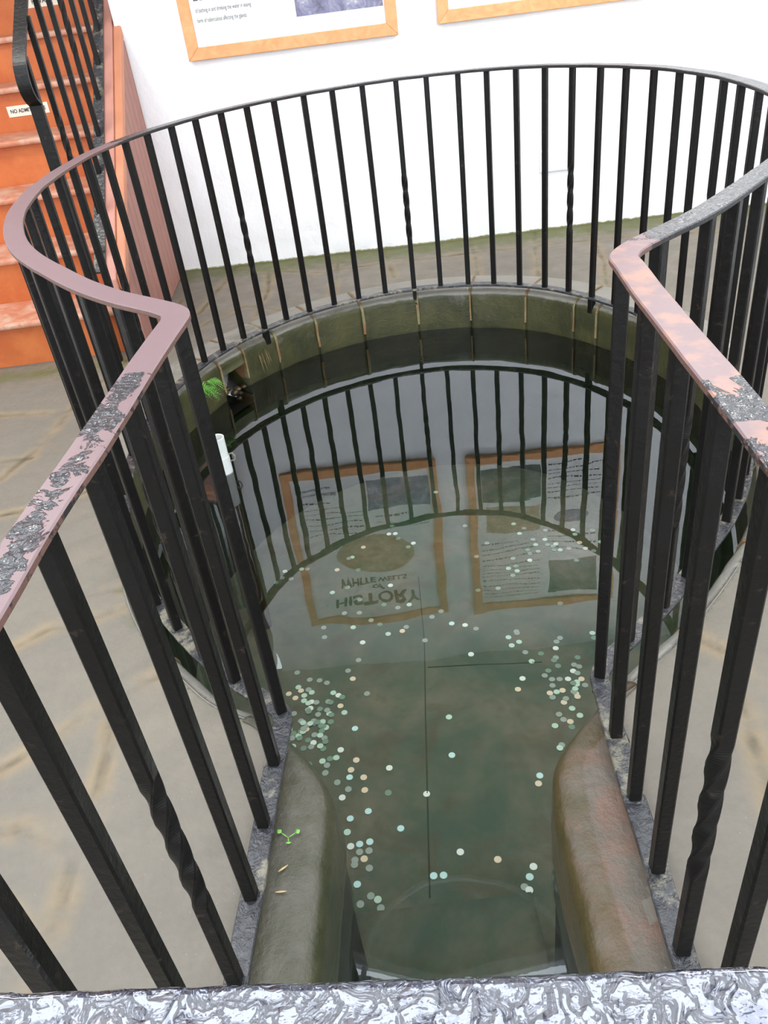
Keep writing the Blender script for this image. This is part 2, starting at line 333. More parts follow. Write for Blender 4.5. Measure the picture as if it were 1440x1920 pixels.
JOINTS = [[(-1.813,3.379),(-1.675,3.402),(-1.371,3.345),(-1.335,3.367)],[(-1.019,4.714),(-1.103,4.082),(-1.28,3.61),(-1.34,3.357),(-1.399,2.998),(-1.475,2.786)],[(-1.647,2.912),(-1.526,2.944),(-1.393,2.94)],[(-1.39,2.523),(-1.332,2.527),(-1.216,2.534),(-0.966,2.696)],[(-1.204,1.673),(-1.138,1.744),(-1.041,1.837),(-0.824,1.901),(-0.718,1.993)],[(-1.076,1.314),(-1.007,1.339),(-0.901,1.419),(-0.771,1.526),(-0.649,1.587),(-0.594,1.631)],[(-0.758,1.478),(-0.733,1.354),(-0.744,1.235),(-0.748,1.164),(-0.769,1.08),(-0.762,0.984),(-0.767,0.919),(-0.77,0.839),(-0.773,0.77)],[(-1.053,1.18),(-0.953,1.173),(-0.891,1.158),(-0.849,1.14),(-0.77,1.098)],[(-0.945,1.989),(-0.887,2.003),(-0.818,1.994)],[(-0.961,0.991),(-0.879,0.946),(-0.819,0.889),(-0.764,0.846)],[(1.128,2.109),(1.184,2.098),(1.311,2.111)],[(0.924,1.768),(0.959,1.74),(0.998,1.726),(1.097,1.68)],[(0.763,1.261),(0.752,1.182),(0.729,1.03),(0.708,0.856)],[(0.751,1.451),(0.829,1.355),(0.855,1.296),(0.917,1.217)],[(-0.505,5.111),(-0.507,4.651),(-0.548,4.27)],[(-0.079,5.148),(-0.106,4.63),(-0.13,4.364)],[(-0.953,4.339),(-0.888,4.44),(-0.776,4.908),(-0.714,5.317)],[(-0.835,4.215),(-0.771,4.329),(-0.628,4.444),(-0.411,4.293)],[(1.494,4.998),(1.416,4.574),(1.396,4.377),(1.26,3.815)],[(0.781,5.225),(0.74,4.776),(0.69,4.393)],[(1.18,5.155),(0.984,4.178)],[(0.22,5.127),(0.241,4.582)],[(-1.26,5.441),(-0.191,4.867),(0.787,4.865),(1.73,4.76),(2.397,4.546)]]

# ---------------------------------------------------------------- room shell
def build_floor():
    st = 0.016; x0, x1, y0 = -2.95, 2.85, -2.4
    nx = int((x1-x0)/st)+1
    hole = [tuple(p) for p in EPATH]
    coarse_e = [tuple(p) for p in EPATH[::4]]
    # pool outline widened a little; the kerb stones cover the border
    verts, att_c, att_o, att_m, idx = [], [], [], [], {}
    jb = [(min(p[0] for p in j)-.2, max(p[0] for p in j)+.2, min(p[1] for p in j)-.2, max(p[1] for p in j)+.2, j) for j in JOINTS]
    bm_pts = []
    def stepper(lo, hi, f0, f1, fine, coarse):
        out = [lo]; 
        while out[-1] < hi:
            out.append(out[-1] + (fine if f0 <= out[-1] <= f1 else coarse))
        return out
    XS = stepper(x0, x1, -1.9, 1.75, 0.014, 0.08); YS = stepper(y0, 5.35, 0.2, 5.35, 0.014, 0.08)
    for j, y in enumerate(YS):
        for i, x in enumerate(XS):
            nz = noise.noise((x*3, y*3, 0.3)); nz2 = noise.noise((x*14, y*14, 1.3))
            q = (x + 0.018*nz + 0.006*nz2, y + 0.018*noise.noise((x*3, y*3, 5.1)) + 0.006*nz2)
            d = 9.0
            for a, b, c, e, jl in jb:
                if a < q[0] < b and c < q[1] < e:
                    dd = dist_poly(q, jl)
                    if dd < d: d = dd
            de = 9.0
            if -1.4 < x < 1.8 and -0.4 < y < 4.7: de = dist_poly((x, y), coarse_e)
            wide = 0.015 + 0.005*nz
            crack = max(0.0, 1 - max(0, d-wide*0.3)/wide)
            z = -0.0035*min(1, crack*1.3) + 0.004*noise.noise((x*1.2, y*1.2, 0)) + 0.0015*nz2
            verts.append((x, y, z - 0.003))
            att_c.append(crack); att_o.append(max(0.0, 1-abs(d-0.012)/0.04))
            mw = max(0.0, 1-(wally(x)-y)/0.42) if x > -1.2 else 0.0
            ms = max(0.0, 1-math.hypot(max(0, -1.1-x, ), 0)*0.0 - abs(y-3.85)/0.25) if x < -1.15 and y < 4 else 0.0
            mk = max(0.0, 0.72*(1-de/0.16)) if de < 0.2 else 0.0
            mj = 0.85*max(0.0, 1-d/0.03) * (0.35 if y < 3.8 else 1.0)
            spot = max(0.0, 0.9-math.hypot((x+0.80)/1.4, y-1.99)/0.09)
            att_m.append(max(mw*1.25, ms*0.8, mk, mj*0.8, spot))
            idx[(i, j)] = len(verts)-1
    drop = [False]*len(verts)
    for k, v in enumerate(verts):
        if -1.1 < v[0] < 1.6 and -0.35 < v[1] < 4.4:
            if inside((v[0], v[1]), hole) or dist_poly((v[0], v[1]), hole[::3]) < (0.20 if v[1] > 3.1 else 0.11 if v[1] < 1.19 else max(0.03, 0.09-(v[1]-1.19)*0.6)): drop[k] = True
    faces = []
    for j in range(len(YS)-1):
        for i in range(len(XS)-1):
            f = (idx[(i,j)], idx[(i+1,j)], idx[(i+1,j+1)], idx[(i,j+1)])
            if not any(drop[k] for k in f): faces.append(f)
    me = bpy.data.meshes.new('floor'); me.from_pydata(verts, [], faces)
    fattr(me, 'crack', att_c); fattr(me, 'ochre', att_o); fattr(me, 'moss', att_m)
    me.materials.append(M_PAVE); me.shade_smooth()
    o = bpy.data.objects.new('floor', me); COL.objects.link(o); tag(o, kind='structure', label='worn sandstone flagstone floor around the pool')
build_floor()

def wall_panel(name, p0, p1, z0, z1, mat, grime=True, nx=90, nz=60, label=None):
    """upright wall from p0 to p1, the room on its left-hand side, with thickness"""
    verts, faces, g = [], [], []
    d = Vector(p1)-Vector(p0); L = d.length; d /= L; n = Vector((-d.y, d.x))
    for k in range(nz+1):
        tz = (k/nz)**1.6; z = z0+(z1-z0)*tz
        for i in range(nx+1):
            s = L*i/nx; x, y = p0[0]+d.x*s, p0[1]+d.y*s
            b = 0.012*noise.noise((x*1.7, z*1.7, y)) + 0.004*noise.noise((x*7, z*7, y*3))
            if z < 0.02: b += 0.006*noise.noise((x*14, 2.0, y))
            b = b if 0 < i < nx else 0
            verts.append((x+n.x*b, y+n.y*b, z)); g.append(max(0.0, 1-(z)/0.030) if grime else 0.0)
    for k in range(nz):
        for i in range(nx):
            a = k*(nx+1)+i; faces.append((a, a+1, a+nx+2, a+nx+1))
    base = len(verts)
    for (s, z) in ((0, z0), (L, z0), (L, z1), (0, z1)):
        verts.append((p0[0]+d.x*s-n.x*0.12, p0[1]+d.y*s-n.y*0.12, z)); g.append(0)
    faces.append((base+3, base+2, base+1, base))
    c = (0, nx, nz*(nx+1)+nx, nz*(nx+1))
    for q in range(4): faces.append((c[q], base+q, base+(q+1) % 4, c[(q+1) % 4]))
    me = bpy.data.meshes.new(name); me.from_pydata(verts, [], faces); fattr(me, 'grime', g); me.materials.append(mat)
    for p in me.polygons: p.use_smooth = p.index < nx*nz
    o = bpy.data.objects.new(name, me); COL.objects.link(o); tag(o, kind='structure', label=label)
    return o
wall_panel('wall_back', (2.9, wally(2.9)), (-1.115, wally(-1.115)), -0.02, 3.6, M_WALL, True, 160, 110, 'white limewashed back wall behind the pool')
wall_panel('wall_right', (2.9, -2.6), (2.9, 5.1), -0.02, 3.6, M_WHITE, False, 30, 16)
wall_panel('wall_left', (-3.0, 9.0), (-3.0, -2.6), -0.02, 3.6, M_WHITE, False, 30, 16)
wall_panel('wall_front', (-3.0, -2.45), (2.9, -2.45), -0.02, 0.60, M_WHITE, False, 30, 6)
wall_panel('wall_stairwell', (-1.055, 5.40), (-1.055, 9.0), -0.02, 3.6, M_WHITE, False, 20, 16)
wall_panel('wall_stairhead', (-1.0, 9.0), (-3.0, 9.0), -0.02, 3.6, M_WHITE, False, 20, 16)
bm = bmesh.new(); prism(bm, [(-3.0, 3.60), (0.0, 2.43), (2.9, 2.66), (2.9, 5.30), (-1.2, 5.30), (-1.2, 9.1), (-3.0, 9.1)], 3.22, 3.34); tag(link_bm('ceiling', bm, M_CEIL), kind='structure')
bm = bmesh.new(); box(bm, -3.1, 3.05, -2.6, 0.35, 3.66, 3.76); tag(link_bm('ceiling', bm, M_CEIL), kind='structure')  # unseen roof slab added behind the camera to cut overhead light near it
# white rafters of the glazed roof, a V of two pale beams at its far edge
def beam(name, p, q, w, hgt, mat=M_WHITE):
    bm = bmesh.new(); p, q = Vector(p), Vector(q); d = (q-p); L = d.length/2; d.normalize(); s = d.cross(Vector((0, 0, 1))).normalized(); u = s.cross(d)
    obox(bm, (p+q)/2, d*L, s*w/2, u*hgt/2); return tag(link_bm(name, bm, mat, bevel=0.004), kind='structure')
k_ = 1
for p, q in (((-3.0, 3.60, 3.20), (0.0, 2.41, 3.20)), ((0.0, 2.41, 3.20), (2.9, 2.64, 3.20)), ((-3.0, 3.42, 3.26), (0.0, 2.31, 3.26)), ((0.0, 2.31, 3.26), (2.9, 2.50, 3.26))):
    beam('trim_%d' % k_, p, q, 0.07, 0.06); k_ += 1
for x in (-2.0, -1.0, 0.02, 1.0, 2.0):
    beam('trim_%d' % k_, (x, -2.45, 3.58), (x, 3.2, 3.66), 0.06, 0.10); k_ += 1
for y in (0.4, 1.3, 2.0):
    beam('trim_%d' % k_, (-3.0, y, 3.62), (2.9, y, 3.62), 0.03, 0.05); k_ += 1
# pale curved hoop seen only as its mirror image in the water
bm = bmesh.new()
arc = [Vector((0.11+0.64*math.cos(a), 2.46+0.62*math.sin(a))) for a in [math.pi*(-0.02+1.04*i/40) for i in range(41)]]
sweep_profile(bm, arc, [(-0.014, 3.18), (0.014, 3.18), (0.014, 3.215), (-0.014, 3.215)])
hoop = link_bm('ceiling_hoop', bm, M_WHITE)
tag(hoop, 'thin pale half-round hoop under the roof, mirrored in the near water', 'hoop')
for x in (-0.52, 0.74):
    bm = bmesh.new(); box(bm, x-0.006, x+0.006, 2.45, 2.462, 3.2, 3.62); link_bm('hanger_rod', bm, M_STEEL, hoop)

# ---------------------------------------------------------------- pool
rail_c = [tuple(p) for p in RPATH[::3]]
def kerb_profile(outer, r=0.03, top=0.002, zb=-0.36):
    """lateral: + = left normal = away from the water (path is clockwise) """
    pr = [(outer, zb), (outer, top-0.006), (outer-0.006, top)]
    n = 5
    for i in range(n+1):
        a = math.pi/2*i/n
        pr.append((r - r*math.sin(a), top - r + r*math.cos(a)))
    pr += [(0.0, -0.10), (-0.004, -0.16), (0.0, -0.198), (0.001, -0.212), (0.003, -0.24), (0.004, zb)]
    if zb > -0.1: pr = [(o, max(z, zb-0.004*k/len(pr))) for k, (o, z) in enumerate(pr)]
    return pr
def kerb_mesh(name, path, outer, mat, parent, r=0.042, seed=0.0, tone=0.0, topmoss=0.0, zb=-0.36):
    bm = bmesh.new(); pr = kerb_profile(outer, r, zb=zb)
    # finer top: insert points across the width
    k = 2; a, b = pr[k], pr[k+1]; ins = [(a[0]+(b[0]-a[0])*t/7, a[1]) for t in range(1, 7)]
    pr = pr[:k+1]+ins+pr[k+1:]
    N = normals2d(path); rings = []; m = len(pr); info = []
    for i, (p, n) in enumerate(zip(path, N)):
        r_ = []
        e = min(i, len(path)-1-i)/1.0
        ok = outer if p.y > 3.1 else min(outer, dist_poly((p.x, p.y), rail_c)+0.018 if p.y < 1.46 else 9)
        if 2.9 < p.y <= 3.1: ok = outer
        for j, (o, z) in enumerate(pr):
            if o > r: o = r + (o-r)*(ok-r)/(outer-r)
            q = Vector((p.x+n.x*o, p.y+n.y*o, z))
            w = noise.noise_vector(q*6.0+Vector((seed, 0, 0)))*0.006 + noise.noise_vector(q*24.0)*0.002
            q += w * (1.0 if o < outer-0.01 else 0.2)
            r_.append(bm.verts.new(q)); info.append((o, z))
        rings.append(r_)
    for a_, b_ in zip(rings, rings[1:]):
        for j in range(m): bm.faces.new((a_[j], a_[(j+1) % m], b_[(j+1) % m], b_[j]))
    bm.faces.new(rings[0][::-1]); bm.faces.new(rings[-1])
    bmesh.ops.recalc_face_normals(bm, faces=bm.faces[:])
    o = link_bm(name, bm, mat, parent, smooth=True)
    moss, wet = [], []
    for (o_, z) in info:
        mm = 0.12 + topmoss
        if r > 0.045: mm = (0.82 + tone) if z < -0.010 else (0.50 + tone) if o_ < r+0.02 else mm
        elif z < -0.026: mm = 0.92 + tone
        elif z < -0.012: mm = 0.45 + tone + topmoss*0.3
        elif o_ < r+0.03: mm = 0.22 + tone + topmoss*0.5
        moss.append(mm); wet.append(min(1.0, max(0.0, (-z-0.195)/0.02)) if z < -0.12 else 0.0)
    fattr(o.data, 'moss', moss); fattr(o.data, 'wet', wet)
    return o
# joints of the ring of kerb stones, along the pool edge
cum = [0.0]
for a, b in zip(EPATH, EPATH[1:]): cum.append(cum[-1]+(b-a).length)
def near_s(x, y):
    k = min(range(len(EPATH)), key=lambda i: (EPATH[i].x-x)**2+(EPATH[i].y-y)**2); return k
iL, iR = near_s(-0.385, 1.425), near_s(0.53, 1.37)
jt = [near_s(*p) for p in ((-0.62,1.66),(-0.81,2.07),(-0.91,2.45),(-0.945,2.80),(-0.90,3.20),(-0.700,3.670),(-0.590,3.823),(-0.44,3.97),(-0.22,4.11),(0.03,4.20),(0.335,4.24),(0.62,4.19),(0.885,4.06),(1.085,3.86),(1.17,3.74),(1.30,3.47),(1.38,3.12),(1.37,2.66),(1.25,2.22),(1.02,1.82),(0.72,1.52))]
seq = [iL]+jt+[iR]
kerb = empty('pool_kerb', (0.2, 4.3, 0)); tag(kerb, 'ring of mossy curved kerb stones around the round end of the pool', 'kerb')
for q, (a, b) in enumerate(zip(seq, seq[1:])):
    pth = EPATH[a:b+1]
    yb = (pth[0].y+pth[-1].y)/2
    outer = 0.24 if yb > 3.0 else 0.045
    niche = (q == 6)
    tone = random.uniform(-0.15, 0.12)
    if niche:      # the stone over the outlet is a thin lintel
        kerb_mesh('kerb_stone', pth, outer, M_KERB, kerb, seed=q*3.1, tone=-0.1, topmoss=0.1, zb=-0.075)
    else:
        kerb_mesh('kerb_stone', pth, outer, M_KERB, kerb, seed=q*3.1, tone=tone, topmoss=0.28 if yb < 3.9 and pth[0].x < 0 else 0.0)
    if q and True:  # mortar in the joint, a sloping smear down the face
        i = a; p = EPATH[i]; n = normals2d(EPATH)[i]; t = Vector((n.y, -n.x)); bm = bmesh.new()
        w = random.uniform(0.004, 0.008)
        prs = [(outer-0.01, -0.004), (outer-0.01, 0.0045), (0.03, 0.0045), (0.008, -0.006), (-0.0045, -0.035), (-0.005, -0.10), (-0.006, -0.165), (0.05, -0.17)]
        lo = [bm.verts.new((p.x+n.x*o-t.x*w*(0.6+0.5*abs(math.sin(k*2.3+q))), p.y+n.y*o-t.y*w, z)) for k, (o, z) in enumerate(prs)]
        hi = [bm.verts.new((p.x+n.x*o+t.x*w*(0.6+0.5*abs(math.cos(k*1.7+q))), p.y+n.y*o+t.y*w, z)) for k, (o, z) in enumerate(prs)]
        bm.faces.new(hi); bm.faces.new(lo[::-1]); L_ = len(prs)
        for k in range(L_): bm.faces.new((lo[k], lo[(k+1) % L_], hi[(k+1) % L_], hi[k]))
        bmesh.ops.recalc_face_normals(bm, faces=bm.faces[:])
        link_bm('mortar_joint', bm, M_MORTAR, kerb)
cl = kerb_mesh('coping_stone', EPATH[:iL+1], 0.17, M_COPE_L, None, r=0.05, seed=40, tone=-0.02, topmoss=0.36)
tag(cl, 'damp grey-green rounded coping stone with a tiny clover sprig, left side of the channel', 'coping stone', 'coping stones of the channel')
cr = kerb_mesh('coping_stone', EPATH[iR:], 0.17, M_COPE_R, None, r=0.05, seed=60, tone=0.05, topmoss=0.04)
tag(cr, 'reddish brown worn coping stone with ochre edge, right side of the channel', 'coping stone', 'coping stones of the channel')
# outlet hollow behind the lintel
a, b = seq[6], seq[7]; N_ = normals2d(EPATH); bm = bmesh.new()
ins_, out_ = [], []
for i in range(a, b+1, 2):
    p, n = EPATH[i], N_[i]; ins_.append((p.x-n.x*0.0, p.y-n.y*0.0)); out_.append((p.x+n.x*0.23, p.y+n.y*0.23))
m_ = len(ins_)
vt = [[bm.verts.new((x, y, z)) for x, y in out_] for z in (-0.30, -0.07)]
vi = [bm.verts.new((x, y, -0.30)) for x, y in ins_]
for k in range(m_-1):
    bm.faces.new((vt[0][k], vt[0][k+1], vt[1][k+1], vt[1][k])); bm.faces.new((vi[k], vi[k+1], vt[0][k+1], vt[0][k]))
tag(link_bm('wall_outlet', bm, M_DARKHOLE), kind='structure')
# narrowing rubble beside the outlet
rb = empty('outlet_rubble', (-0.60, 3.80, -0.23)); tag(rb, 'small pile of wet brown pebbles in the dark outlet hole of the pool', 'rubble', kind='stuff')
for k in range(9):
    t = random.random(); i = int(a+(b-a)*t); p, n = EPATH[i], N_[i]; o = random.uniform(-0.02, 0.09); r = random.uniform(0.008, 0.022)
    bm = bmesh.new(); bmesh.ops.create_icosphere(bm, subdivisions=2, radius=r)
    for v in bm.verts: v.co += noise.noise_vector(v.co*40+Vector((k, 0, 0)))*r*0.35; v.co.z *= 0.7
    bmesh.ops.translate(bm, vec=(p.x+n.x*o, p.y+n.y*o, -0.222+0.3*o), verts=bm.verts); link_bm('pebble', bm, M_RUBBLE, rb, smooth=True)

# bedding under the kerb and the paving edge
bm = bmesh.new(); sweep_profile(bm, EPATH[::4]+[EPATH[-1]], [(0.015, -0.04), (0.015, -0.022), (0.13, -0.022), (0.13, -0.04)])
tag(link_bm('trim_41', bm, M_PAVE), kind='structure')
# pool walls, floor, steps
bm = bmesh.new(); lo, hi = [], []
pw = EPATH[::2]; NW = normals2d(pw)
zs = [-0.30, -0.5, -0.8, Z_FLOOR-0.05]; rows = []
for z in zs:
    rows.append([bm.verts.new((p.x+n.x*0.012, p.y+n.y*0.012, z)) for p, n in zip(pw, NW)])
for r0, r1 in zip(rows, rows[1:]):
    for i in range(len(pw)-1): bm.faces.new((r0[i], r1[i], r1[i+1], r0[i+1]))
tag(link_bm('wall_pool', bm, M_POOLWALL, smooth=True), kind='structure', label='dark algae-covered side walls of the pool')
bm = bmesh.new(); vs_ = [bm.verts.new((p.x+n.x*0.02, p.y+n.y*0.02, Z_FLOOR)) for p, n in zip(pw, NW)]; f = bm.faces.new(vs_[::-1]); bmesh.ops.triangulate(bm, faces=[f])
for xa, ya, xb, yb_ in ((0.105, 2.72, -0.025, 1.5), (0.19, 2.55, 0.47, 2.515)):
    pass
tag(link_bm('floor_pool', bm, M_POOL), kind='structure', label='green algae-stained stone bed of the pool')
for k, (y1, z) in enumerate(((1.335, -0.85), (0.80, -0.60), (0.30, -0.32))):
    bm = bmesh.new(); bmesh.ops.create_cube(bm, size=1.0)
    box_x0, box_x1, yy0 = -0.25, 0.29, -0.3
    for v in bm.verts:
        v.co.x = box_x0 if v.co.x < 0 else box_x1; v.co.y = yy0 if v.co.y < 0 else y1; v.co.z = (Z_FLOOR-0.02 if k == 0 else (-0.86, -0.61)[k-1]) if v.co.z < 0 else z
    bmesh.ops.subdivide_edges(bm, edges=bm.edges[:], cuts=12, use_grid_fill=True)
    for v in bm.verts: v.co += noise.noise_vector(v.co*7)*0.008
    o = link_bm('stone_step', bm, M_POOL, smooth=True)
    tag(o, ('submerged green stone step, deepest of the steps at the near end of the channel', 'submerged stone step next to the near end, middle of the steps', 'stone step just under the near end of the water, topmost of the steps')[k], 'step', 'steps down into the pool')
# bed slab joints as shallow raised ridges
bj = []
bm = bmesh.new()
sweep_profile(bm, [Vector(p) for p in ((0.13,3.2),(0.115,2.9),(0.105,2.72),(0.06,2.3),(0.02,1.9),(-0.02,1.5))], [(-0.004, Z_FLOOR-0.005), (0.004, Z_FLOOR-0.005), (0.002, Z_FLOOR+0.003), (-0.002, Z_FLOOR+0.003)])
sweep_profile(bm, [Vector(p) for p in ((0.10,2.56),(0.19,2.55),(0.33,2.535),(0.47,2.515),(0.6,2.50))], [(-0.004, Z_FLOOR-0.005), (0.004, Z_FLOOR-0.005), (0.002, Z_FLOOR+0.003), (-0.002, Z_FLOOR+0.003)])
tag(link_bm('trim_40', bm, M_POOLWALL), kind='structure')
# water surface
bm = bmesh.new(); vs_ = [bm.verts.new((p.x+n.x*0.008, p.y+n.y*0.008, Z_WATER)) for p, n in zip(pw, NW)]; f = bm.faces.new(vs_[::-1]); bmesh.ops.triangulate(bm, faces=[f])
bmesh.ops.recalc_face_normals(bm, faces=bm.faces[:])
wo = link_bm('pool_water', bm, M_WATER); tag(wo, 'still clear greenish water filling the keyhole-shaped pool', 'water', kind='stuff')
if wo.data.polygons[0].normal.z < 0: wo.data.flip_normals()

# ---------------------------------------------------------------- railing round the pool
rail = empty('pool_railing', (0.2, 2.8, 0)); tag(rail, 'black wrought iron railing with worn flat handrail curving around the keyhole pool', 'railing')
def rail_sweep(name, path, w, z0, z1, parent, mats, worn=None, wob=0.0):
    bm = bmesh.new(); c = 0.0022; hw = w/2; zm = (z0+z1)/2
    pr = [(-hw, z0+c), (-hw, z1-c), (-hw+c, z1)] + [(-hw+c+(w-2*c)*t/6, z1) for t in range(1, 6)] + [(hw-c, z1), (hw, z1-c), (hw, z0+c), (hw-c, z0), (-hw+c, z0)]
    rings = sweep_profile(bm, path, pr, wob=wob)
    if len(mats) > 1:
        for f in bm.faces:
            f.material_index = 0 if f.normal.z > 0.6 else 1
    o = link_bm(name, bm, mats, parent, smooth=False)
    if worn:
        wv_, ov_ = [], []
        N = normals2d(path); m_ = len(pr)
        for i in range(len(path)):
            for j in range(m_):
                a_, b_ = worn(path[i], pr[j][0]/hw); wv_.append(a_); ov_.append(b_)
        fattr(o.data, 'worn', wv_); fattr(o.data, 'orange', ov_)
    return o
def worn_fn(p, s):
    """how much primer shows: 0 black paint, 1 bare; s = -1 inner .. +1 outer edge"""
    x, y = p.x, p.y
    if x < 0:
        if y < 1.12 and x > -0.5:
            return (0.34 + 0.26*abs(s) + 0.05*math.sin(y*23), 0.05)
        if y < 3.25: return (1.3, 0.05)
        if y < 3.5: return (1.3-(y-3.25)*5.0, 0.05)
        return (-0.3, 0)
    if x > 0.5 or y > 1.4: return (-0.1 if x > 0.56 or y > 2 else 0.45, 0.1)
    if y > 0.86: return (1.2, 0.48)
    return (0.50 - 0.45*max(0, s), 0.5)
sp = resample(RPATH, 0.012)
rail_sweep('handrail', sp, 0.050, H_RAIL-0.001, H_RAIL+0.011, rail, [M_RAIL, M_EDGE], worn_fn, 0.0012)
rail_sweep('bottom_rail', sp, 0.046, 0.026, 0.038, rail, [M_PLATE], None, 0.0015)

def bar_mesh(bm, x, y, ang, z0, z1, s=0.0235, twist=None, lean=(0, 0)):
    """square bar; twist = (z start, z end, turns)"""
    zs = [z0]
    if twist:
        n = 60; zs += [twist[0]+(twist[1]-twist[0])*k/n for k in range(n+1)]
    zs += [z1]; rings = []
    for z in zs:
        a = ang; k = 1.0
        if twist:
            t = max(0, min(1, (z-twist[0])/(twist[1]-twist[0]))); a += t*twist[2]*2*math.pi
        u = (z-z0)/(z1-z0); cx, cy = x+lean[0]*u, y+lean[1]*u
        h_ = s/2*k; r = []; c = 0.12*s
        for sx, sy in ((-h_+c, -h_), (h_-c, -h_), (h_, -h_+c), (h_, h_-c), (h_-c, h_), (-h_+c, h_), (-h_, h_-c), (-h_, -h_+c)):
            r.append(bm.verts.new((cx+sx*math.cos(a)-sy*math.sin(a), cy+sx*math.sin(a)+sy*math.cos(a), z)))
        rings.append(r)
    for a_, b_ in zip(rings, rings[1:]):
        for j in range(8): bm.faces.new((a_[j], a_[(j+1) % 8], b_[(j+1) % 8], b_[j]))
    bm.faces.new(rings[0][::-1]); bm.faces.new(rings[-1])
cumr = [0.0]
for a_, b_ in zip(sp, sp[1:]): cumr.append(cumr[-1]+(b_-a_).length)
NR = normals2d(sp)
def s_of(x, y): 
    k = min(range(len(sp)), key=lambda i: (sp[i].x-x)**2+(sp[i].y-y)**2); return cumr[k]
def at_s(s):
    import bisect
    k = min(len(sp)-1, bisect.bisect_left(cumr, s)); return sp[k], NR[k]
bars = [(k, RP[1+q]) for q, k in enumerate((-24, -23, -22, -21, -20, -19))]     # straight run, left
bars += [(-18, (-0.312, 1.363)), (-17, RP[10]), (-16, RP[11]), (-15, RP[12])]
s0, s1 = s_of(*RP[12]), s_of(*RP[24])
# evenly spaced between the traced ones
sA, sB = s_of(*RP[12]), s_of(-0.925, 2.62)
for q in range(1, 7): bars.append((-15+q, tuple(at_s(sA+(sB-sA)*q/7)[0])))
sA, sB = s_of(-0.925, 2.62), s_of(*RP[24])
for q in range(0, 9): bars.append((-8+q, tuple(at_s(sA+(sB-sA)*q/8)[0])))
for k in range(1, 17): bars.append((k, RP[24+k]))
sA, sB = s_of(*RP[40]), s_of(*RP[46])
for q in range(1, 7): bars.append((16+q, tuple(at_s(sA+(sB-sA)*q/6)[0])))
sA, sB = s_of(*RP[46]), s_of(1.0, 1.873)
for q in range(1, 8): bars.append((22+q, tuple(at_s(sA+(sB-sA)*q/7)[0])))
sA, sB = s_of(1.0, 1.873), s_of(0.695, 1.55)
for q in range(1, 4): bars.append((29+q, tuple(at_s(sA+(sB-sA)*q/3)[0])))
bars += [(33, RP[54]), (34, RP[56]), (35, RP[58]), (36, RP[59]), (37, RP[60]), (38, RP[61]), (39, RP[62]), (40, RP[63])]
for k, (x, y) in bars:
    kk = min(range(len(sp)), key=lambda i: (sp[i].x-x)**2+(sp[i].y-y)**2); n = NR[kk]
    ang = math.atan2(n.y, n.x); tw = (k % 6 == 2)
    bm = bmesh.new()
    z = random.uniform(-0.03, 0.03)
    bar_mesh(bm, x, y, ang, 0.034, H_RAIL+0.001, 0.0245 if y > 1.5 else 0.026, (0.30+z, 0.62+z, 1.0) if tw else None, (random.uniform(-.003, .003), random.uniform(-.003, .003)))
    bmesh.ops.recalc_face_normals(bm, faces=bm.faces[:])
    link_bm('twisted_bar' if tw else 'bar', bm, M_BLACK, rail)
    if k in (-24, -20, -18, -12, -6, 2, 8, 15, 21, 27, 34, 36, 40):
        bm = bmesh.new(); zf = -0.035 if k in (2, 8, 15) else -0.004
        bar_mesh(bm, x, y, ang, zf-0.01, 0.028, 0.030 if k != 8 else 0.018)
        if k == 15: 
            bmesh.ops.recalc_face_normals(bm, faces=bm.faces[:])
        link_bm('foot', bm, M_BLACK, rail)

# near cross rail of the gate, blistered gloss paint
gate = empty('gate_rail', (0.0, 0.22, 0)); tag(gate, 'thickly painted black gate bar with blistered glossy top across the foreground', 'gate')
def near_top():
    bm = bmesh.new(); L = [Vector((-0.47+0.94*i/160, 0.2165-0.094*(-0.47+0.94*i/160)-0.026)) for i in range(161)]
    hw, z0, z1, c = 0.030, H_RAIL-0.014, H_RAIL+0.004, 0.003
    pr = [(-hw, z0), (-hw, z1-c), (-hw+c, z1)] + [(-hw+c+(2*hw-2*c)*t/14, z1) for t in range(1, 14)] + [(hw-c, z1), (hw, z1-c), (hw, z0)]
    N = normals2d(L); rings = []
    for p, n in zip(L, N):
        r = []
        for o_, z in pr:
            q = Vector((p.x+n.x*o_, p.y+n.y*o_, z)); q.z += 0.0009*noise.noise(q*90)+0.0007*noise.noise(q*200) if z > z0 else 0
            q.y += 0.0008*noise.noise(q*60); r.append(bm.verts.new(q))
        rings.append(r)
    m_ = len(pr)
    for a_, b_ in zip(rings, rings[1:]):
        for j in range(m_): bm.faces.new((a_[j], a_[(j+1) % m_], b_[(j+1) % m_], b_[j]))
    bm.faces.new(rings[0][::-1]); bm.faces.new(rings[-1]); bmesh.ops.recalc_face_normals(bm, faces=bm.faces[:])
    link_bm('top_bar', bm, M_BLISTER, gate, smooth=True)
near_top()
for x in (-0.30, -0.16, -0.02, 0.12, 0.26):
    bm = bmesh.new(); bar_mesh(bm, x, 0.19-0.094*x, -0.094, 0.03, H_RAIL-0.012); link_bm('bar', bm, M_BLACK, gate)
bm = bmesh.new(); obox(bm, (0, 0.19, 0.033), (0.47, -0.044, 0), (0.0017, 0.018, 0), (0, 0, 0.005)); link_bm('bottom_bar', bm, M_BLACK, gate)

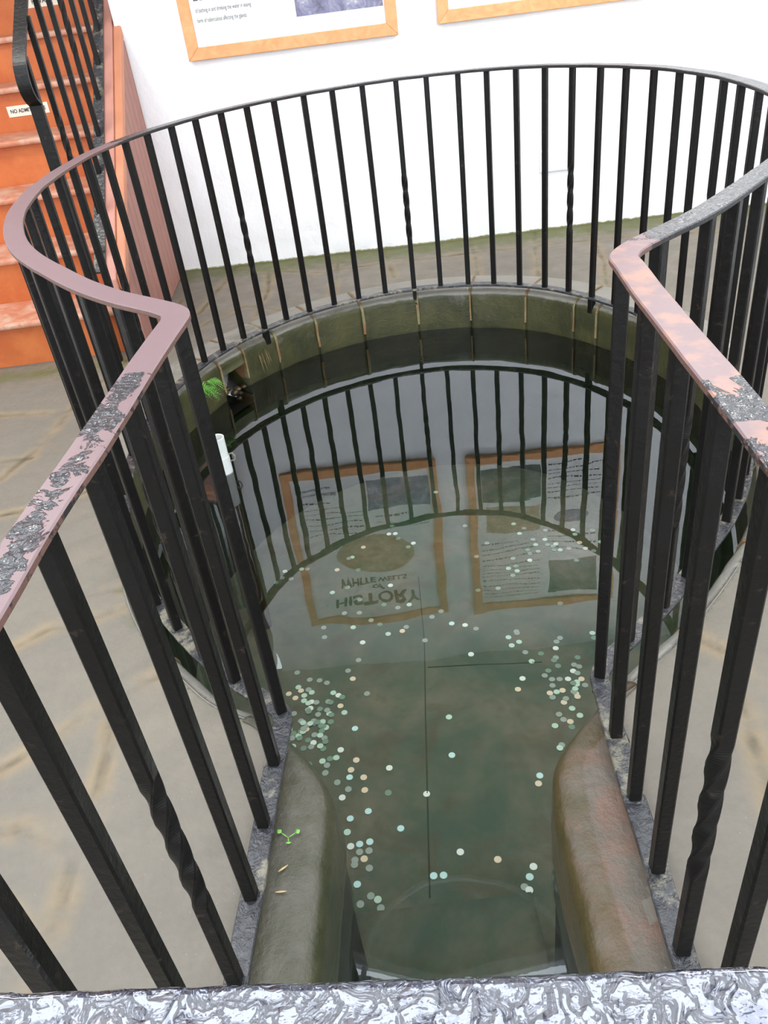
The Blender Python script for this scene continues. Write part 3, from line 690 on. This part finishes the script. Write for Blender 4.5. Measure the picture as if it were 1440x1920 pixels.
# ---------------------------------------------------------------- coins on the bed
COINS = [(-0.18,2.773),(-0.205,2.661),(-0.255,2.603),(-0.236,2.55),(-0.178,2.451),(-0.429,2.579),(-0.385,2.567),(-0.352,2.546),(-0.42,2.501),(-0.492,2.481),(-0.421,2.446),(-0.348,2.435),(-0.296,2.401),(-0.28,2.361),(-0.374,2.327),(-0.36,2.293),(-0.239,2.267),(-0.302,2.167),(-0.241,2.106),(-0.264,2.062),(-0.271,2.028),(-0.216,2.019),(-0.278,1.974),(-0.215,1.96),(-0.126,1.934),(-0.113,2.047),(0.018,1.906),(0.138,2.068),(0.303,2.603),(0.496,2.418),(0.464,2.361),(0.154,2.261),(-0.303,1.94),(-0.207,1.865),(-0.276,1.844),(-0.093,1.775),(-0.246,1.734),(-0.209,1.738),(-0.289,1.789),(-0.279,1.73),(-0.248,1.703),(-0.214,1.703),(-0.233,1.674),(-0.266,1.674),(-0.268,1.655),(-0.217,1.636),(-0.262,1.582),(0.003,1.576),(0.037,1.573),(0.107,1.651),(0.231,1.604),(-0.359,2.1),(-0.377,2.123),(-0.346,2.13),(-0.321,2.131),(-0.373,2.185),(-0.385,2.199),(-0.413,2.222),(-0.367,2.239),(-0.497,2.393),(-0.466,2.347),(-0.443,2.298),(-0.345,2.366),(-0.426,2.41),(-0.393,2.37),(-0.303,2.463),(-0.325,2.482),(-0.522,2.511),(-0.468,2.52),(-0.48,2.543),(0.109,2.731),(0.011,2.814),(-0.359,2.843),(-0.32,2.012),(-0.262,1.582),(-0.218,1.534),(-0.195,1.518),(-0.255,1.51),(-0.187,1.487),(-0.257,1.467),(0.346,1.561),(0.325,1.526),(0.3,1.493),(0.313,1.479),(0.408,1.44),(0.488,2.678),(0.532,2.699),(0.492,2.624),(0.529,2.64),(0.542,2.57),(0.557,2.511),(0.679,2.57),(0.714,2.63),(0.662,2.463),(0.749,2.443),(0.717,2.422),(0.731,2.405),(0.684,2.381),(0.649,2.386),(0.716,2.358),(0.739,2.371),(0.611,2.356),(0.619,2.318),(0.645,2.322),(0.59,2.317),(0.595,2.292),(0.695,2.296),(0.634,2.257),(0.658,2.22),(0.696,2.276),(0.679,2.179),(0.609,2.169),(0.633,2.154),(0.568,2.144),(0.57,2.046),(0.559,2.032),(0.453,1.92),(0.44,1.886),(0.861,2.602),(0.863,2.634),(0.923,2.378),(0.893,2.326),(0.011,3.603),(0.046,3.599),(0.058,3.549),(0.135,3.489),(0.104,3.462),(0.034,3.674),(-0.137,3.513),(-0.201,3.437),(-0.219,3.428),(-0.174,3.322),(-0.285,3.346),(-0.563,3.393),(-0.606,3.306),(-0.576,3.339),(-0.236,3.19),(-0.314,3.165),(-0.017,3.16),(0.005,2.983),(0.062,2.994),(-0.061,3.019),(-0.179,3.083),(-0.258,2.995),(-0.185,2.983),(-0.131,2.918),(0.161,2.884),(0.209,2.915),(-0.091,2.881),(0.032,2.838),(0.009,2.812),(-0.057,2.807),(-0.22,2.885),(-0.359,2.843),(-0.362,2.911),(-0.205,2.662),(-0.236,2.55),(0.318,3.959),(-0.474,3.393),(-0.529,3.323),(-0.443,3.386),(0.433,3.584),(0.521,3.402),(0.448,3.3),(0.763,3.381),(0.767,3.333),(0.827,3.32),(0.766,3.275),(0.721,3.266),(0.717,3.299),(0.629,3.179),(0.627,3.14),(0.589,3.169),(0.599,3.11),(0.627,3.244),(0.508,3.026),(0.409,3.032),(0.846,3.447),(0.85,3.301),(0.849,3.269),(0.879,3.263),(0.824,3.367),(0.924,3.265),(0.869,3.317),(0.987,3.418),(0.987,3.377),(1.085,3.392),(0.991,3.302),(1.006,3.247),(1.04,3.218),(0.936,3.161),(1.095,3.285),(0.774,2.858),(0.247,2.82),(0.307,2.797),(0.353,2.763),(0.531,2.707),(0.487,2.679),(0.53,2.643),(0.493,2.626),(0.542,2.572),(0.681,2.574),(0.693,2.61),(0.56,2.512),(1.238,3.157),(1.159,2.927),(1.093,2.825),(1.088,2.785),(1.055,2.711),(0.694,3.542),(0.739,3.489),(0.706,3.448),(0.708,3.211)]
def coin_proto(mat):
    bm = bmesh.new(); r = 0.0132
    for (ra, z) in ():
        pass
    prof = [(0.0, 0.0), (r, 0.0), (r, 0.0016), (r*0.9, 0.0019), (r*0.86, 0.0015), (0.0, 0.0016)]
    seg = 18; rings = []
    for ra, z in prof:
        rings.append([bm.verts.new((ra*math.cos(2*math.pi*k/seg), ra*math.sin(2*math.pi*k/seg), z)) for k in range(seg)] if ra > 0 else [bm.verts.new((0, 0, z))])
    for a_, b_ in zip(rings, rings[1:]):
        for k in range(seg):
            k2 = (k+1) % seg
            f = [a_[k % len(a_)], a_[k2 % len(a_)], b_[k2 % len(b_)], b_[k % len(b_)]]
            u = []; [u.append(v) for v in f if v not in u]
            if len(u) >= 3: bm.faces.new(u)
    bmesh.ops.recalc_face_normals(bm, faces=bm.faces[:])
    me = bpy.data.meshes.new('coin'); bm.to_mesh(me); bm.free(); me.materials.append(mat); return me
CM = [coin_proto(m_) for m_ in COINM]
pts = [(x, y, 1.0, 0) for x, y in COINS]
for _ in range(62):
    if random.random() < 0.72: pts.append((random.gauss(-0.42, 0.05), random.gauss(2.30, 0.13), 1.0, 1))
    else: pts.append((random.gauss(0.67, 0.06), random.gauss(2.36, 0.12), 1.0, 1))
ep2 = [tuple(p) for p in EPATH]
bright = [(0.138,2.068),(0.018,1.906),(-0.093,1.775),(0.003,1.576),(0.037,1.573),(0.107,1.651),(-0.215,1.96),(-0.271,2.028),(-0.264,2.062),(-0.209,1.738),(-0.246,1.734),(-0.113,2.047),(-0.239,2.267),(-0.302,2.167),(0.346,1.561),(0.325,1.526),(0.453,1.92),(0.44,1.886),(0.496,2.418),(0.464,2.361),(0.303,2.603),(0.011,3.603),(0.046,3.599),(0.247,2.82),(0.307,2.797),(-0.207,1.865),(-0.276,1.844),(-0.262,1.582),(0.231,1.604),(0.408,1.44)]
COPPER = [(-0.215,1.96),(-0.264,2.062),(-0.241,2.106),(-0.216,2.019),(0.231,1.604),(0.44,1.886),(0.464,2.361),(-0.296,2.401)]
placed = []
OWN = {(0.138,2.068): 'lone bright coin right of the long centre joint, halfway down the bed', (0.018,1.906): 'bright coin lying right on the long centre joint of the bed',
 (-0.093,1.775): 'single bright coin left of the centre joint, above the pair at the step', (0.003,1.576): 'left one of two bright coins side by side at the submerged step',
 (0.037,1.573): 'right one of two bright coins side by side at the submerged step', (0.107,1.651): 'bright coin to the upper right of the side-by-side pair at the step',
 (0.231,1.604): 'yellowish coin alone between the step pair and the right coping stone', (0.408,1.44): 'coin nearest the viewer beside the right coping stone',
 (0.346,1.561): 'upper one of two bright coins beside the near right coping stone', (0.325,1.526): 'lower one of two bright coins beside the near right coping stone',
 (0.453,1.92): 'upper coin of the touching pair at the bend of the right coping', (0.44,1.886): 'lower warm coin of the touching pair at the bend of the right coping',
 (0.496,2.418): 'upper of two bright coins just left of the right-hand cluster', (0.464,2.361): 'lower warm-toned of two bright coins just left of the right-hand cluster',
 (0.303,2.603): 'single bright coin just above the short cross joint of the bed', (0.154,2.261): 'dim coin alone just right of the centre joint, below the cross joint',
 (-0.113,2.047): 'pale coin alone between the left heap and the centre joint', (-0.126,1.934): 'dim coin alone left of the centre joint, below the pale lone coin',
 (0.011,3.603): 'left of two bright coins side by side in the mirrored oval print', (0.046,3.599): 'right of two bright coins side by side in the mirrored oval print',
 (0.318,3.959): 'farthest coin, seen beside the mirrored edge of the left notice', (-0.205,2.661): 'coin alone above the left heap, second down of the loose row',
 (-0.18,2.773): 'coin at the top of the loose row above the left heap', (-0.255,2.603): 'third coin down the loose row above the left heap',
 (-0.178,2.451): 'coin off to the right of the left heap, level with its top', (0.774,2.858): 'coin at the lower edge of the mirrored dark photograph',
 (0.247,2.82): 'left of the three bright coins below the gap between mirrored notices', (0.307,2.797): 'middle, brightest of three coins below the gap between mirrored notices',
 (0.353,2.763): 'right of the three coins below the gap between mirrored notices'}
for x, y, sc, far in pts:
    if not inside((x, y), ep2) or dist_poly((x, y), ep2[::3]) < 0.03: continue
    if y < 1.36 : continue
    if any(math.hypot(x-a_, y-b_) < 0.007 for a_, b_ in placed): continue
    isb = any(math.hypot(x-a_, y-b_) < 0.006 for a_, b_ in bright)
    isc = any(math.hypot(x-a_, y-b_) < 0.006 for a_, b_ in COPPER)
    mi = 2 if isc else (random.choice((0, 1, 0, 1)) if isb else random.choice((4, 4, 5, 2, 3, 4, 0, 3, 4)) if not far else random.choice((4, 5, 5, 4, 3)))
    lift = 0.0
    for a_, b_ in placed:
        if math.hypot(x-a_, y-b_) < 0.024: lift += 0.0021
    placed.append((x, y))
    o = bpy.data.objects.new('coin', CM[mi]); COL.objects.link(o)
    o.location = (x, y, Z_FLOOR+0.0005+lift+0.001); o.rotation_euler = (random.uniform(-.03, .03), random.uniform(-.03, .03), random.uniform(0, 6))
    tone = ('bright silver', 'bright bluish silver', 'warm copper-toned', 'pale green-tinged', 'dull grey', 'dark greenish')[mi]
    if y > 2.95: w = ('far left of the pool bed, under the mirrored left notice', 'pool bed left') if x < 0.22 else ('far right of the pool bed, under the mirrored right notice', 'pool bed right')
    elif x < -0.2 and y > 2.05: w = ('crowded heap beside the left wall of the pool bed', 'left heap')
    elif x > 0.5 and y > 2.1: w = ('loose cluster beside the right wall of the pool bed', 'right cluster')
    elif y > 2.05: w = ('open middle of the pool bed', 'middle')
    elif x < -0.15: w = ('channel bed along the left coping stone', 'left channel')
    else: w = ('bare middle and right of the channel bed', 'channel middle')
    own = [v for k_, v in OWN.items() if math.hypot(k_[0]-x, k_[1]-y) < 0.004]
    if own: tag(o, own[0], 'coin', 'coins lying apart on the pool bed')
    else: tag(o, '%s coin in the %s' % (tone, w[0]), 'coin', '%s coins, %s' % (tone, w[1]))

# ---------------------------------------------------------------- plastic pipe, ferns, sprigs
def tube(bm, p, q, r0, r1, seg=20, wall=None):
    p, q = Vector(p), Vector(q); d = (q-p).normalized(); u = d.orthogonal().normalized(); v = d.cross(u)
    prof = [(p, r0), (q, r1)] if not wall else [(p, r0), (q, r1), (q, r1-wall), (p, r0-wall)]
    rings = [[bm.verts.new(c + (u*math.cos(2*math.pi*k/seg)+v*math.sin(2*math.pi*k/seg))*r) for k in range(seg)] for c, r in prof]
    for a_, b_ in zip(rings, rings[1:]):
        for k in range(seg): bm.faces.new((a_[k], a_[(k+1) % seg], b_[(k+1) % seg], b_[k]))
    if not wall: bm.faces.new(rings[0][::-1]); bm.faces.new(rings[-1])
    bmesh.ops.recalc_face_normals(bm, faces=bm.faces[:])
PX, PY = -0.652, 2.985
pipe = empty('plastic_pipe', (PX, PY, -0.33)); tag(pipe, 'short pale plastic pipe standing upright in the water by the left pool edge', 'pipe')
bm = bmesh.new(); tube(bm, (PX, PY, -0.215), (PX, PY, -0.045), 0.0335, 0.0335, 28, 0.004); link_bm('tube', bm, M_PIPE, pipe, smooth=False)
bm = bmesh.new(); tube(bm, (PX, PY, -0.215), (PX, PY, -0.135), 0.0365, 0.0365, 28, 0.0028); link_bm('collar', bm, M_PIPE, pipe)
bm = bmesh.new(); tube(bm, (PX, PY, -1.10), (PX, PY, -0.212), 0.035, 0.035, 28, 0.003); link_bm('algae_coated_tube', bm, M_RUBBLE, pipe)
bm = bmesh.new()
sweep_pts = [(PX+0.036, PY, -0.13), (PX+0.052, PY-0.01, -0.12), (PX+0.062, PY-0.012, -0.135), (PX+0.058, PY-0.01, -0.155), (PX+0.036, PY-0.005, -0.16)]
for a_, b_ in zip(sweep_pts, sweep_pts[1:]): tube(bm, a_, b_, 0.003, 0.003, 8)
link_bm('wire_clip', bm, M_STEEL, pipe)

def leaf_blade(bm, base, tip, w, droop=0.0):
    base, tip = Vector(base), Vector(tip); d = tip-base; s = d.cross(Vector((0.2, 0.1, 1))).normalized()*w; n = s.cross(d).normalized()*w*0.25
    prev = None; K = 6
    for k in range(K+1):
        t = k/K; c = base+d*t+Vector((0, 0, -droop*t*t)); ww = math.sin(math.pi*min(0.97, t*0.9+0.08))
        row = [bm.verts.new(c-s*ww), bm.verts.new(c+n*ww), bm.verts.new(c+s*ww)]
        if prev:
            bm.faces.new((prev[0], prev[1], row[1], row[0])); bm.faces.new((prev[1], prev[2], row[2], row[1]))
        prev = row
fern = empty('fern_tuft', (-0.80, 3.50, -0.08)); tag(fern, 'small bright green fern tuft on the mossy kerb left of the outlet hole', 'fern')
def frond(base, dirv, L):
    bm = bmesh.new(); base = Vector(base); d = Vector(dirv).normalized(); s = d.cross(Vector((0, 0, 1))).normalized()
    for k in range(9):
        t = k/8; c = base+d*L*t+Vector((0, 0, -0.35*L*t*t))
        for sg in (-1, 1): leaf_blade(bm, c, c+(s*sg*0.7+d*0.6).normalized()*L*0.30*(1-0.75*t), 0.0028*(1.2-t))
    leaf_blade(bm, base, base+d*L+Vector((0, 0, -0.35*L)), 0.0012)
    link_bm('frond', bm, M_LEAF, fern)
for k in range(26):
    k = k % 7; bx, by = -0.815+0.012*k+random.uniform(-.01, .01), 3.485+0.017*k
    frond((bx+0.01, by, -0.035-0.04*random.random()), (0.75+random.uniform(-.3, .3), -0.6+random.uniform(-.5, .4), 0.15+random.uniform(-.6, .3)), random.uniform(0.05, 0.095))
sprig = empty('clover_sprig', (-0.292, 1.035, 0.0)); tag(sprig, 'tiny three-leaved green sprig growing on the left coping stone', 'sprig')
c0 = Vector((-0.292, 1.035, 0.006))
for ang, L in ((0.35, 0.020), (2.5, 0.020), (-1.45, 0.013)):
    bm = bmesh.new(); tip = c0+Vector((math.cos(ang), math.sin(ang), 0.25))*L
    leaf_blade(bm, c0, tip, 0.0012); leaf_blade(bm, tip-(tip-c0)*0.1, tip+(tip-c0)*0.38, 0.0058); link_bm('leaf', bm, M_LEAF, sprig)
for k, (x, y, a_) in enumerate(((-0.300, 0.965, 0.5), (-0.303, 0.915, -0.1))):
    bm = bmesh.new(); d_ = Vector((math.cos(a_), math.sin(a_), 0.0))*0.012; leaf_blade(bm, Vector((x, y, 0.007))-d_, Vector((x, y, 0.009))+d_, 0.0022)
    tag(link_bm('dry_leaf', bm, M_DRY), ('curled straw-coloured leaf scrap just below the green sprig', 'tiny straw-coloured scrap on the left coping, nearer than the curled one')[k], 'leaf')
root = empty('straw_tuft', (-0.485, 3.93, -0.10)); tag(root, 'orange and straw-coloured roots hanging down the far left kerb face', 'roots')
for k in range(14):
    bm = bmesh.new(); x = -0.50+random.uniform(-.03, .02); y = 3.90; b_ = Vector((x, y-0.005+0.8*(x+0.5), -0.05-0.02*random.random()))
    leaf_blade(bm, b_, b_+Vector((0.010+random.uniform(-.004, .01), -0.008, -random.uniform(0.05, 0.12))), 0.0018); link_bm('root_strand', bm, M_DRY, root)

# ---------------------------------------------------------------- staircase on the left
Y0, RUN, RISE, XR, XL = 3.965, 0.3157, 0.2307, -1.185, -2.9
stair = empty('staircase', (-1.9, 3.97, 0)); tag(stair, 'orange-red painted wooden staircase rising past the end of the white wall', 'staircase')
for i in range(11):
    y = Y0+i*RUN+0.03*0; z = (i+1)*RISE; sl = 0.03
    bm = bmesh.new(); box(bm, XL, XR, y+0.025, y+0.05, z-RISE-0.002, z-0.03); link_bm('riser', bm, M_STAIR, stair)
    bm = bmesh.new(); box(bm, XL, XR, y-0.012, y+RUN+0.03, z-0.032, z); link_bm('tread', bm, M_TREAD, stair, bevel=0.012)
ln = lambda y: 0.43+0.7307*(y-3.95)      # top edge of the stringer
def slab_x(bm, x0, x1, poly):
    a_ = [bm.verts.new((x0, y, z)) for y, z in poly]; b_ = [bm.verts.new((x1, y, z)) for y, z in poly]; n = len(poly)
    bm.faces.new(a_); bm.faces.new(b_[::-1])
    for k in range(n): bm.faces.new((a_[k], b_[k], b_[(k+1) % n], a_[(k+1) % n]))
    bmesh.ops.recalc_face_normals(bm, faces=bm.faces[:])
YE = 7.6
bm = bmesh.new(); slab_x(bm, -1.185, -1.125, [(3.90, 0.0), (3.90, ln(3.90)), (YE, ln(YE)), (YE, ln(YE)-0.30), (4.35, 0.0)]); link_bm('stringer', bm, M_STRING, stair, bevel=0.006)
bm = bmesh.new(); slab_x(bm, -1.125, -1.080, [(3.92, ln(3.92)-0.075), (3.92, ln(3.92)-0.012), (YE, ln(YE)-0.012), (YE, ln(YE)-0.075)]); link_bm('stringer_moulding', bm, M_STRING2, stair, bevel=0.008)
bm = bmesh.new(); y = 3.945; n_ = 0
while y < 5.235:
    y2 = min(y+0.098, 5.245); slab_x(bm, -1.105, -1.078, [(y+0.003, 0.0), (y+0.003, ln(y)-0.07), (y2-0.003, ln(y2)-0.07), (y2-0.003, 0.0)]); y += 0.098
o = link_bm('side_boarding', bm, M_BOARD, stair, bevel=0.004); tag(o, label='dusty red tongue-and-groove side boarding')
bm = bmesh.new(); slab_x(bm, -1.12, -1.104, [(3.93, 0.0), (3.93, ln(3.93)-0.08), (5.24, ln(5.24)-0.08), (5.24, 0.0)]); link_bm('backing_board', bm, M_EDGE, stair)

# iron balustrade of the stair
sr = empty('stair_railing', (-1.235, 3.86, 0)); tag(sr, 'black iron stair balustrade with newel post and sloping handrail', 'railing')
XB = -1.198
bm = bmesh.new()
sl_ = Vector((0, 1, 0.7307)).normalized(); nz_ = Vector((0, -sl_.z, sl_.y))
yA, yB = 3.93, 7.4
obox(bm, ((XB), (yA+yB)/2, ln((yA+yB)/2)+0.010), sl_*((yB-yA)/2/sl_.y), (0.027, 0, 0), nz_*0.006); bp_ = link_bm('bottom_plate', bm, M_PLATE, sr)
# handrail with a rounded drop onto the newel
hb = lambda y: 1.235+0.7307*(y-3.86)
NX = -1.222
side = [(3.850, 1.170), (3.812, 1.195), (3.790, 1.235), (3.797, 1.290), (3.850, 1.355)]+[(y, 1.355+0.7307*(y-3.850)) for y in (4.1, 4.6, 5.2, 6.0, 7.4)]
cp = catmull([Vector((y, z)) for y, z in side], 6)
bm = bmesh.new(); N2 = normals2d(cp); rings = []
for p, n in zip(cp, N2):
    rings.append([bm.verts.new((NX+sx*0.027, p.x+n.x*o_, p.y+n.y*o_)) for sx, o_ in ((-1, -0.006), (1, -0.006), (1, 0.006), (-1, 0.006))])
for a_, b_ in zip(rings, rings[1:]):
    for j in range(4): bm.faces.new((a_[j], a_[(j+1) % 4], b_[(j+1) % 4], b_[j]))
bm.faces.new(rings[0][::-1]); bm.faces.new(rings[-1]); bmesh.ops.recalc_face_normals(bm, faces=bm.faces[:])
link_bm('handrail', bm, M_BLACK, sr)
bm = bmesh.new(); box(bm, NX-0.030, NX+0.022, 3.852, 3.880, 0.0, 1.345); link_bm('newel_post', bm, M_BLACK, sr, bevel=0.003)
k = 0; y = 4.02
while y < 7.3:
    k += 1; z1 = 1.355+0.7307*(y-3.850); tw = (k % 3 == 1)
    bm = bmesh.new(); bar_mesh(bm, XB, y, 0, ln(y)+0.006, z1, 0.024, (ln(y)+0.36, ln(y)+0.62, 0.75) if tw else None); bmesh.ops.recalc_face_normals(bm, faces=bm.faces[:])
    link_bm('twisted_bar' if tw else 'bar', bm, M_BLACK, sr)
    if k % 1 == 0:
        yb = y+0.07; bm = bmesh.new(); c_ = Vector((XB-0.002, yb, ln(yb)+0.017)); tube(bm, c_, c_+nz_*0.006, 0.009, 0.006, 10); link_bm('bolt', bm, M_STEEL, bp_)
    y += 0.198

# ---------------------------------------------------------------- text helper
def text_obj(name, s, size, loc, rotz, mat, parent, ext=0.0008, align='CENTER', sx=1.0, bold=0.0, shear=0.0):
    cu = bpy.data.curves.new(name, 'FONT'); cu.body = s; cu.size = size; cu.extrude = ext; cu.align_x = align; cu.align_y = 'CENTER'; cu.offset = bold; cu.resolution_u = 3; cu.shear = shear
    cu.materials.append(mat); o = bpy.data.objects.new(name, cu); COL.objects.link(o)
    o.matrix_world = Matrix.Translation(loc) @ Matrix.Rotation(rotz, 4, 'Z') @ Matrix.Rotation(math.pi/2, 4, 'X') @ Matrix.Diagonal((sx, 1, 1, 1))
    mw = o.matrix_world.copy(); bpy.context.view_layer.update(); dg = bpy.context.evaluated_depsgraph_get()
    me = bpy.data.meshes.new_from_object(o.evaluated_get(dg)); me.materials.clear(); me.materials.append(mat); bpy.data.objects.remove(o)
    o = bpy.data.objects.new(name, me); COL.objects.link(o); o.matrix_world = mw
    if parent:
        m0 = mw; o.parent = parent; o.matrix_parent_inverse = Matrix.Translation(parent.location).inverted(); o.matrix_basis = m0
    return o
for (x0, x1, zc, i, hgt, txt, lab, ts) in ((-1.835, -1.600, 1.028, 4, 0.056, 'NO ADMITTANCE', 'small cream sign reading NO ADMITTANCE on an orange stair riser', 0.0275), (-1.735, -1.545, 1.535, 6, 0.062, 'PRIVATE', 'small cream sign reading PRIVATE on the riser near the top of the picture', 0.036)):
    yf = Y0+i*RUN+0.025
    sg = empty('riser_sign', ((x0+x1)/2, yf, zc)); tag(sg, lab, 'sign')
    bm = bmesh.new(); box(bm, x0, x1, yf-0.003, yf+0.0005, zc-hgt/2, zc+hgt/2); pl_ = link_bm('plate', bm, M_SIGN, sg, bevel=0.001)
    text_obj('lettering', txt, ts, ((x0+x1)/2, yf-0.0035, zc), 0, M_INK, pl_, 0.0005, bold=0.0007, sx=0.9)

# ---------------------------------------------------------------- framed notices
WA = math.atan(B_W)
def frame_notice(name, x0, x1, z0, z1, label):
    ox = (x0+x1)/2; oy = wally(ox)
    e = empty(name, (ox, oy, z0)); tag(e, label, 'framed notice', 'framed history notices on the white wall')
    d = Vector((math.cos(WA), math.sin(WA), 0)); n = Vector((math.sin(WA), -math.cos(WA), 0))   # n points into the room
    W2 = (x1-x0)/2/math.cos(WA); fw = 0.062; O = Vector((ox, oy, 0))
    def P(s, z, out): return O + d*s + n*out + Vector((0, 0, z))
    OC = [(-W2, z0), (W2, z0), (W2, z1), (-W2, z1)]; IC = [(-W2+fw, z0+fw), (W2-fw, z0+fw), (W2-fw, z1-fw), (-W2+fw, z1-fw)]
    for q in range(4):
        quad = [OC[q], OC[(q+1) % 4], IC[(q+1) % 4], IC[q]]; bm = bmesh.new()
        lo = [bm.verts.new(P(s, z, 0.008)) for s, z in quad]; hi = [bm.verts.new(P(s, z, 0.036)) for s, z in quad]
        bm.faces.new(lo); bm.faces.new(hi[::-1])
        for k in range(4): bm.faces.new((lo[k], hi[k], hi[(k+1) % 4], lo[(k+1) % 4]))
        bmesh.ops.recalc_face_normals(bm, faces=bm.faces[:]); link_bm('frame_rail', bm, M_PINE, e, bevel=0.003)
    bm = bmesh.new(); obox(bm, P(0, (z0+z1)/2, 0.014), d*(W2-fw+0.004), n*0.003, Vector((0, 0, (z1-z0)/2-fw+0.004))); paper = link_bm('paper', bm, M_PAPER, e)
    def pic(nm, xa, xb, za, zb_, mat, oval=False):
        s0, s1 = (xa-ox)/math.cos(WA), (xb-ox)/math.cos(WA)
        bm = bmesh.new()
        if oval:
            vv_ = [bm.verts.new(P((s0+s1)/2+(s1-s0)/2*math.cos(t), (za+zb_)/2+(zb_-za)/2*math.sin(t), 0.0182)) for t in [2*math.pi*k/40 for k in range(40)]]
            f_ = bm.faces.new(vv_); r_ = bmesh.ops.extrude_face_region(bm, geom=[f_]); [setattr(v, 'co', v.co-n*0.0012) for v in r_['geom'] if isinstance(v, bmesh.types.BMVert)]
            bmesh.ops.recalc_face_normals(bm, faces=bm.faces[:])
        else: obox(bm, P((s0+s1)/2, (za+zb_)/2, 0.0175), d*(s1-s0)/2, n*0.0007, Vector((0, 0, (zb_-za)/2)))
        link_bm(nm, bm, mat, paper)
    def lines(xa, xb, za, zb_, nlines, words):
        for k in range(nlines):
            z = zb_-(zb_-za)*k/max(1, nlines-1); s = (xa-ox)/math.cos(WA); e1 = (xb-ox)/math.cos(WA)
            if words: text_obj('text_line', words[k], 0.030, P(s, z, 0.0182), WA, M_GREYINK, paper, 0.0003, 'LEFT', sx=(xb-xa)/0.50*0.62); continue
            if k == nlines-1: e1 = s+(e1-s)*0.62
            bm = bmesh.new()      # print too small to read in the photograph: word-long marks
            while s < e1-0.008:
                w_ = min(random.uniform(0.012, 0.042), e1-s)
                obox(bm, P(s+w_/2, z, 0.0180), d*w_/2, n*0.0002, Vector((0, 0, 0.0034))); s += w_+0.008
            link_bm('text_line', bm, M_GREYINK, paper)
    def head(txt, xc, z, size, sx=1.0, **k): text_obj('heading', txt, size, P((xc-ox)/math.cos(WA), z, 0.0182), WA, M_INK, paper, 0.0003, 'CENTER', sx, **k)
    return pic, lines, head
pic, lines, head = frame_notice('framed_notice', -0.742, 0.432, 1.160, 2.690, 'pine-framed notice headed HISTORY of WHITE WELLS, left one on the white wall')
pic('photograph', -0.112, 0.362, 1.305, 1.56, M_PHOTO)
pic('oval_print', -0.42, 0.20, 1.80, 2.17, M_PHOTO3, True)
WORDS = None
lines(-0.60, -0.14, 1.50, 1.76, 6, WORDS)
head('HISTORY', -0.155, 2.46, 0.155, 1.12, bold=0.004); head('of', -0.155, 2.345, 0.10, 1.0, shear=0.3, bold=0.003); head('WHITE WELLS', -0.155, 2.245, 0.085, 1.02, bold=0.003)
lines(-0.655, -0.25, 1.44, 1.441, 1, None); lines(-0.655, -0.20, 1.345, 1.392, 2, ['of bathing in and drinking the water in easing', 'form of tuberculosis affecting the glands.'])
lines(-0.06, 0.34, 1.62, 1.72, 3, None)
pic, lines, head = frame_notice('framed_notice', 0.652, 1.802, 1.185, 2.715, 'pine-framed notice with several photographs, right one on the white wall')
pic('photograph', 0.765, 1.215, 1.30, 1.60, M_PHOTO2)
pic('sepia_print', 0.785, 1.215, 1.65, 1.93, M_PHOTO3)
lines(0.74, 1.20, 2.02, 2.58, 13, WORDS)
pic('photograph', 1.275, 1.675, 2.22, 2.60, M_PHOTO2)
lines(1.275, 1.67, 1.30, 1.62, 8, WORDS)
pic('sketch', 1.33, 1.60, 1.74, 1.87, M_PHOTO, True)
lines(1.275, 1.67, 1.95, 2.12, 4, WORDS)

# blank plate painted over on the wall
bm = bmesh.new(); d = Vector((math.cos(WA), math.sin(WA), 0)); n = Vector((math.sin(WA), -math.cos(WA), 0)); xc = 1.305
obox(bm, Vector((xc, wally(xc), 0.405))+n*0.006, d*0.092, n*0.010, Vector((0, 0, 0.060)))
tag(link_bm('cover_plate', bm, M_SIGNW, bevel=0.004), 'small white painted-over rectangular plate low on the white wall', 'cover plate')
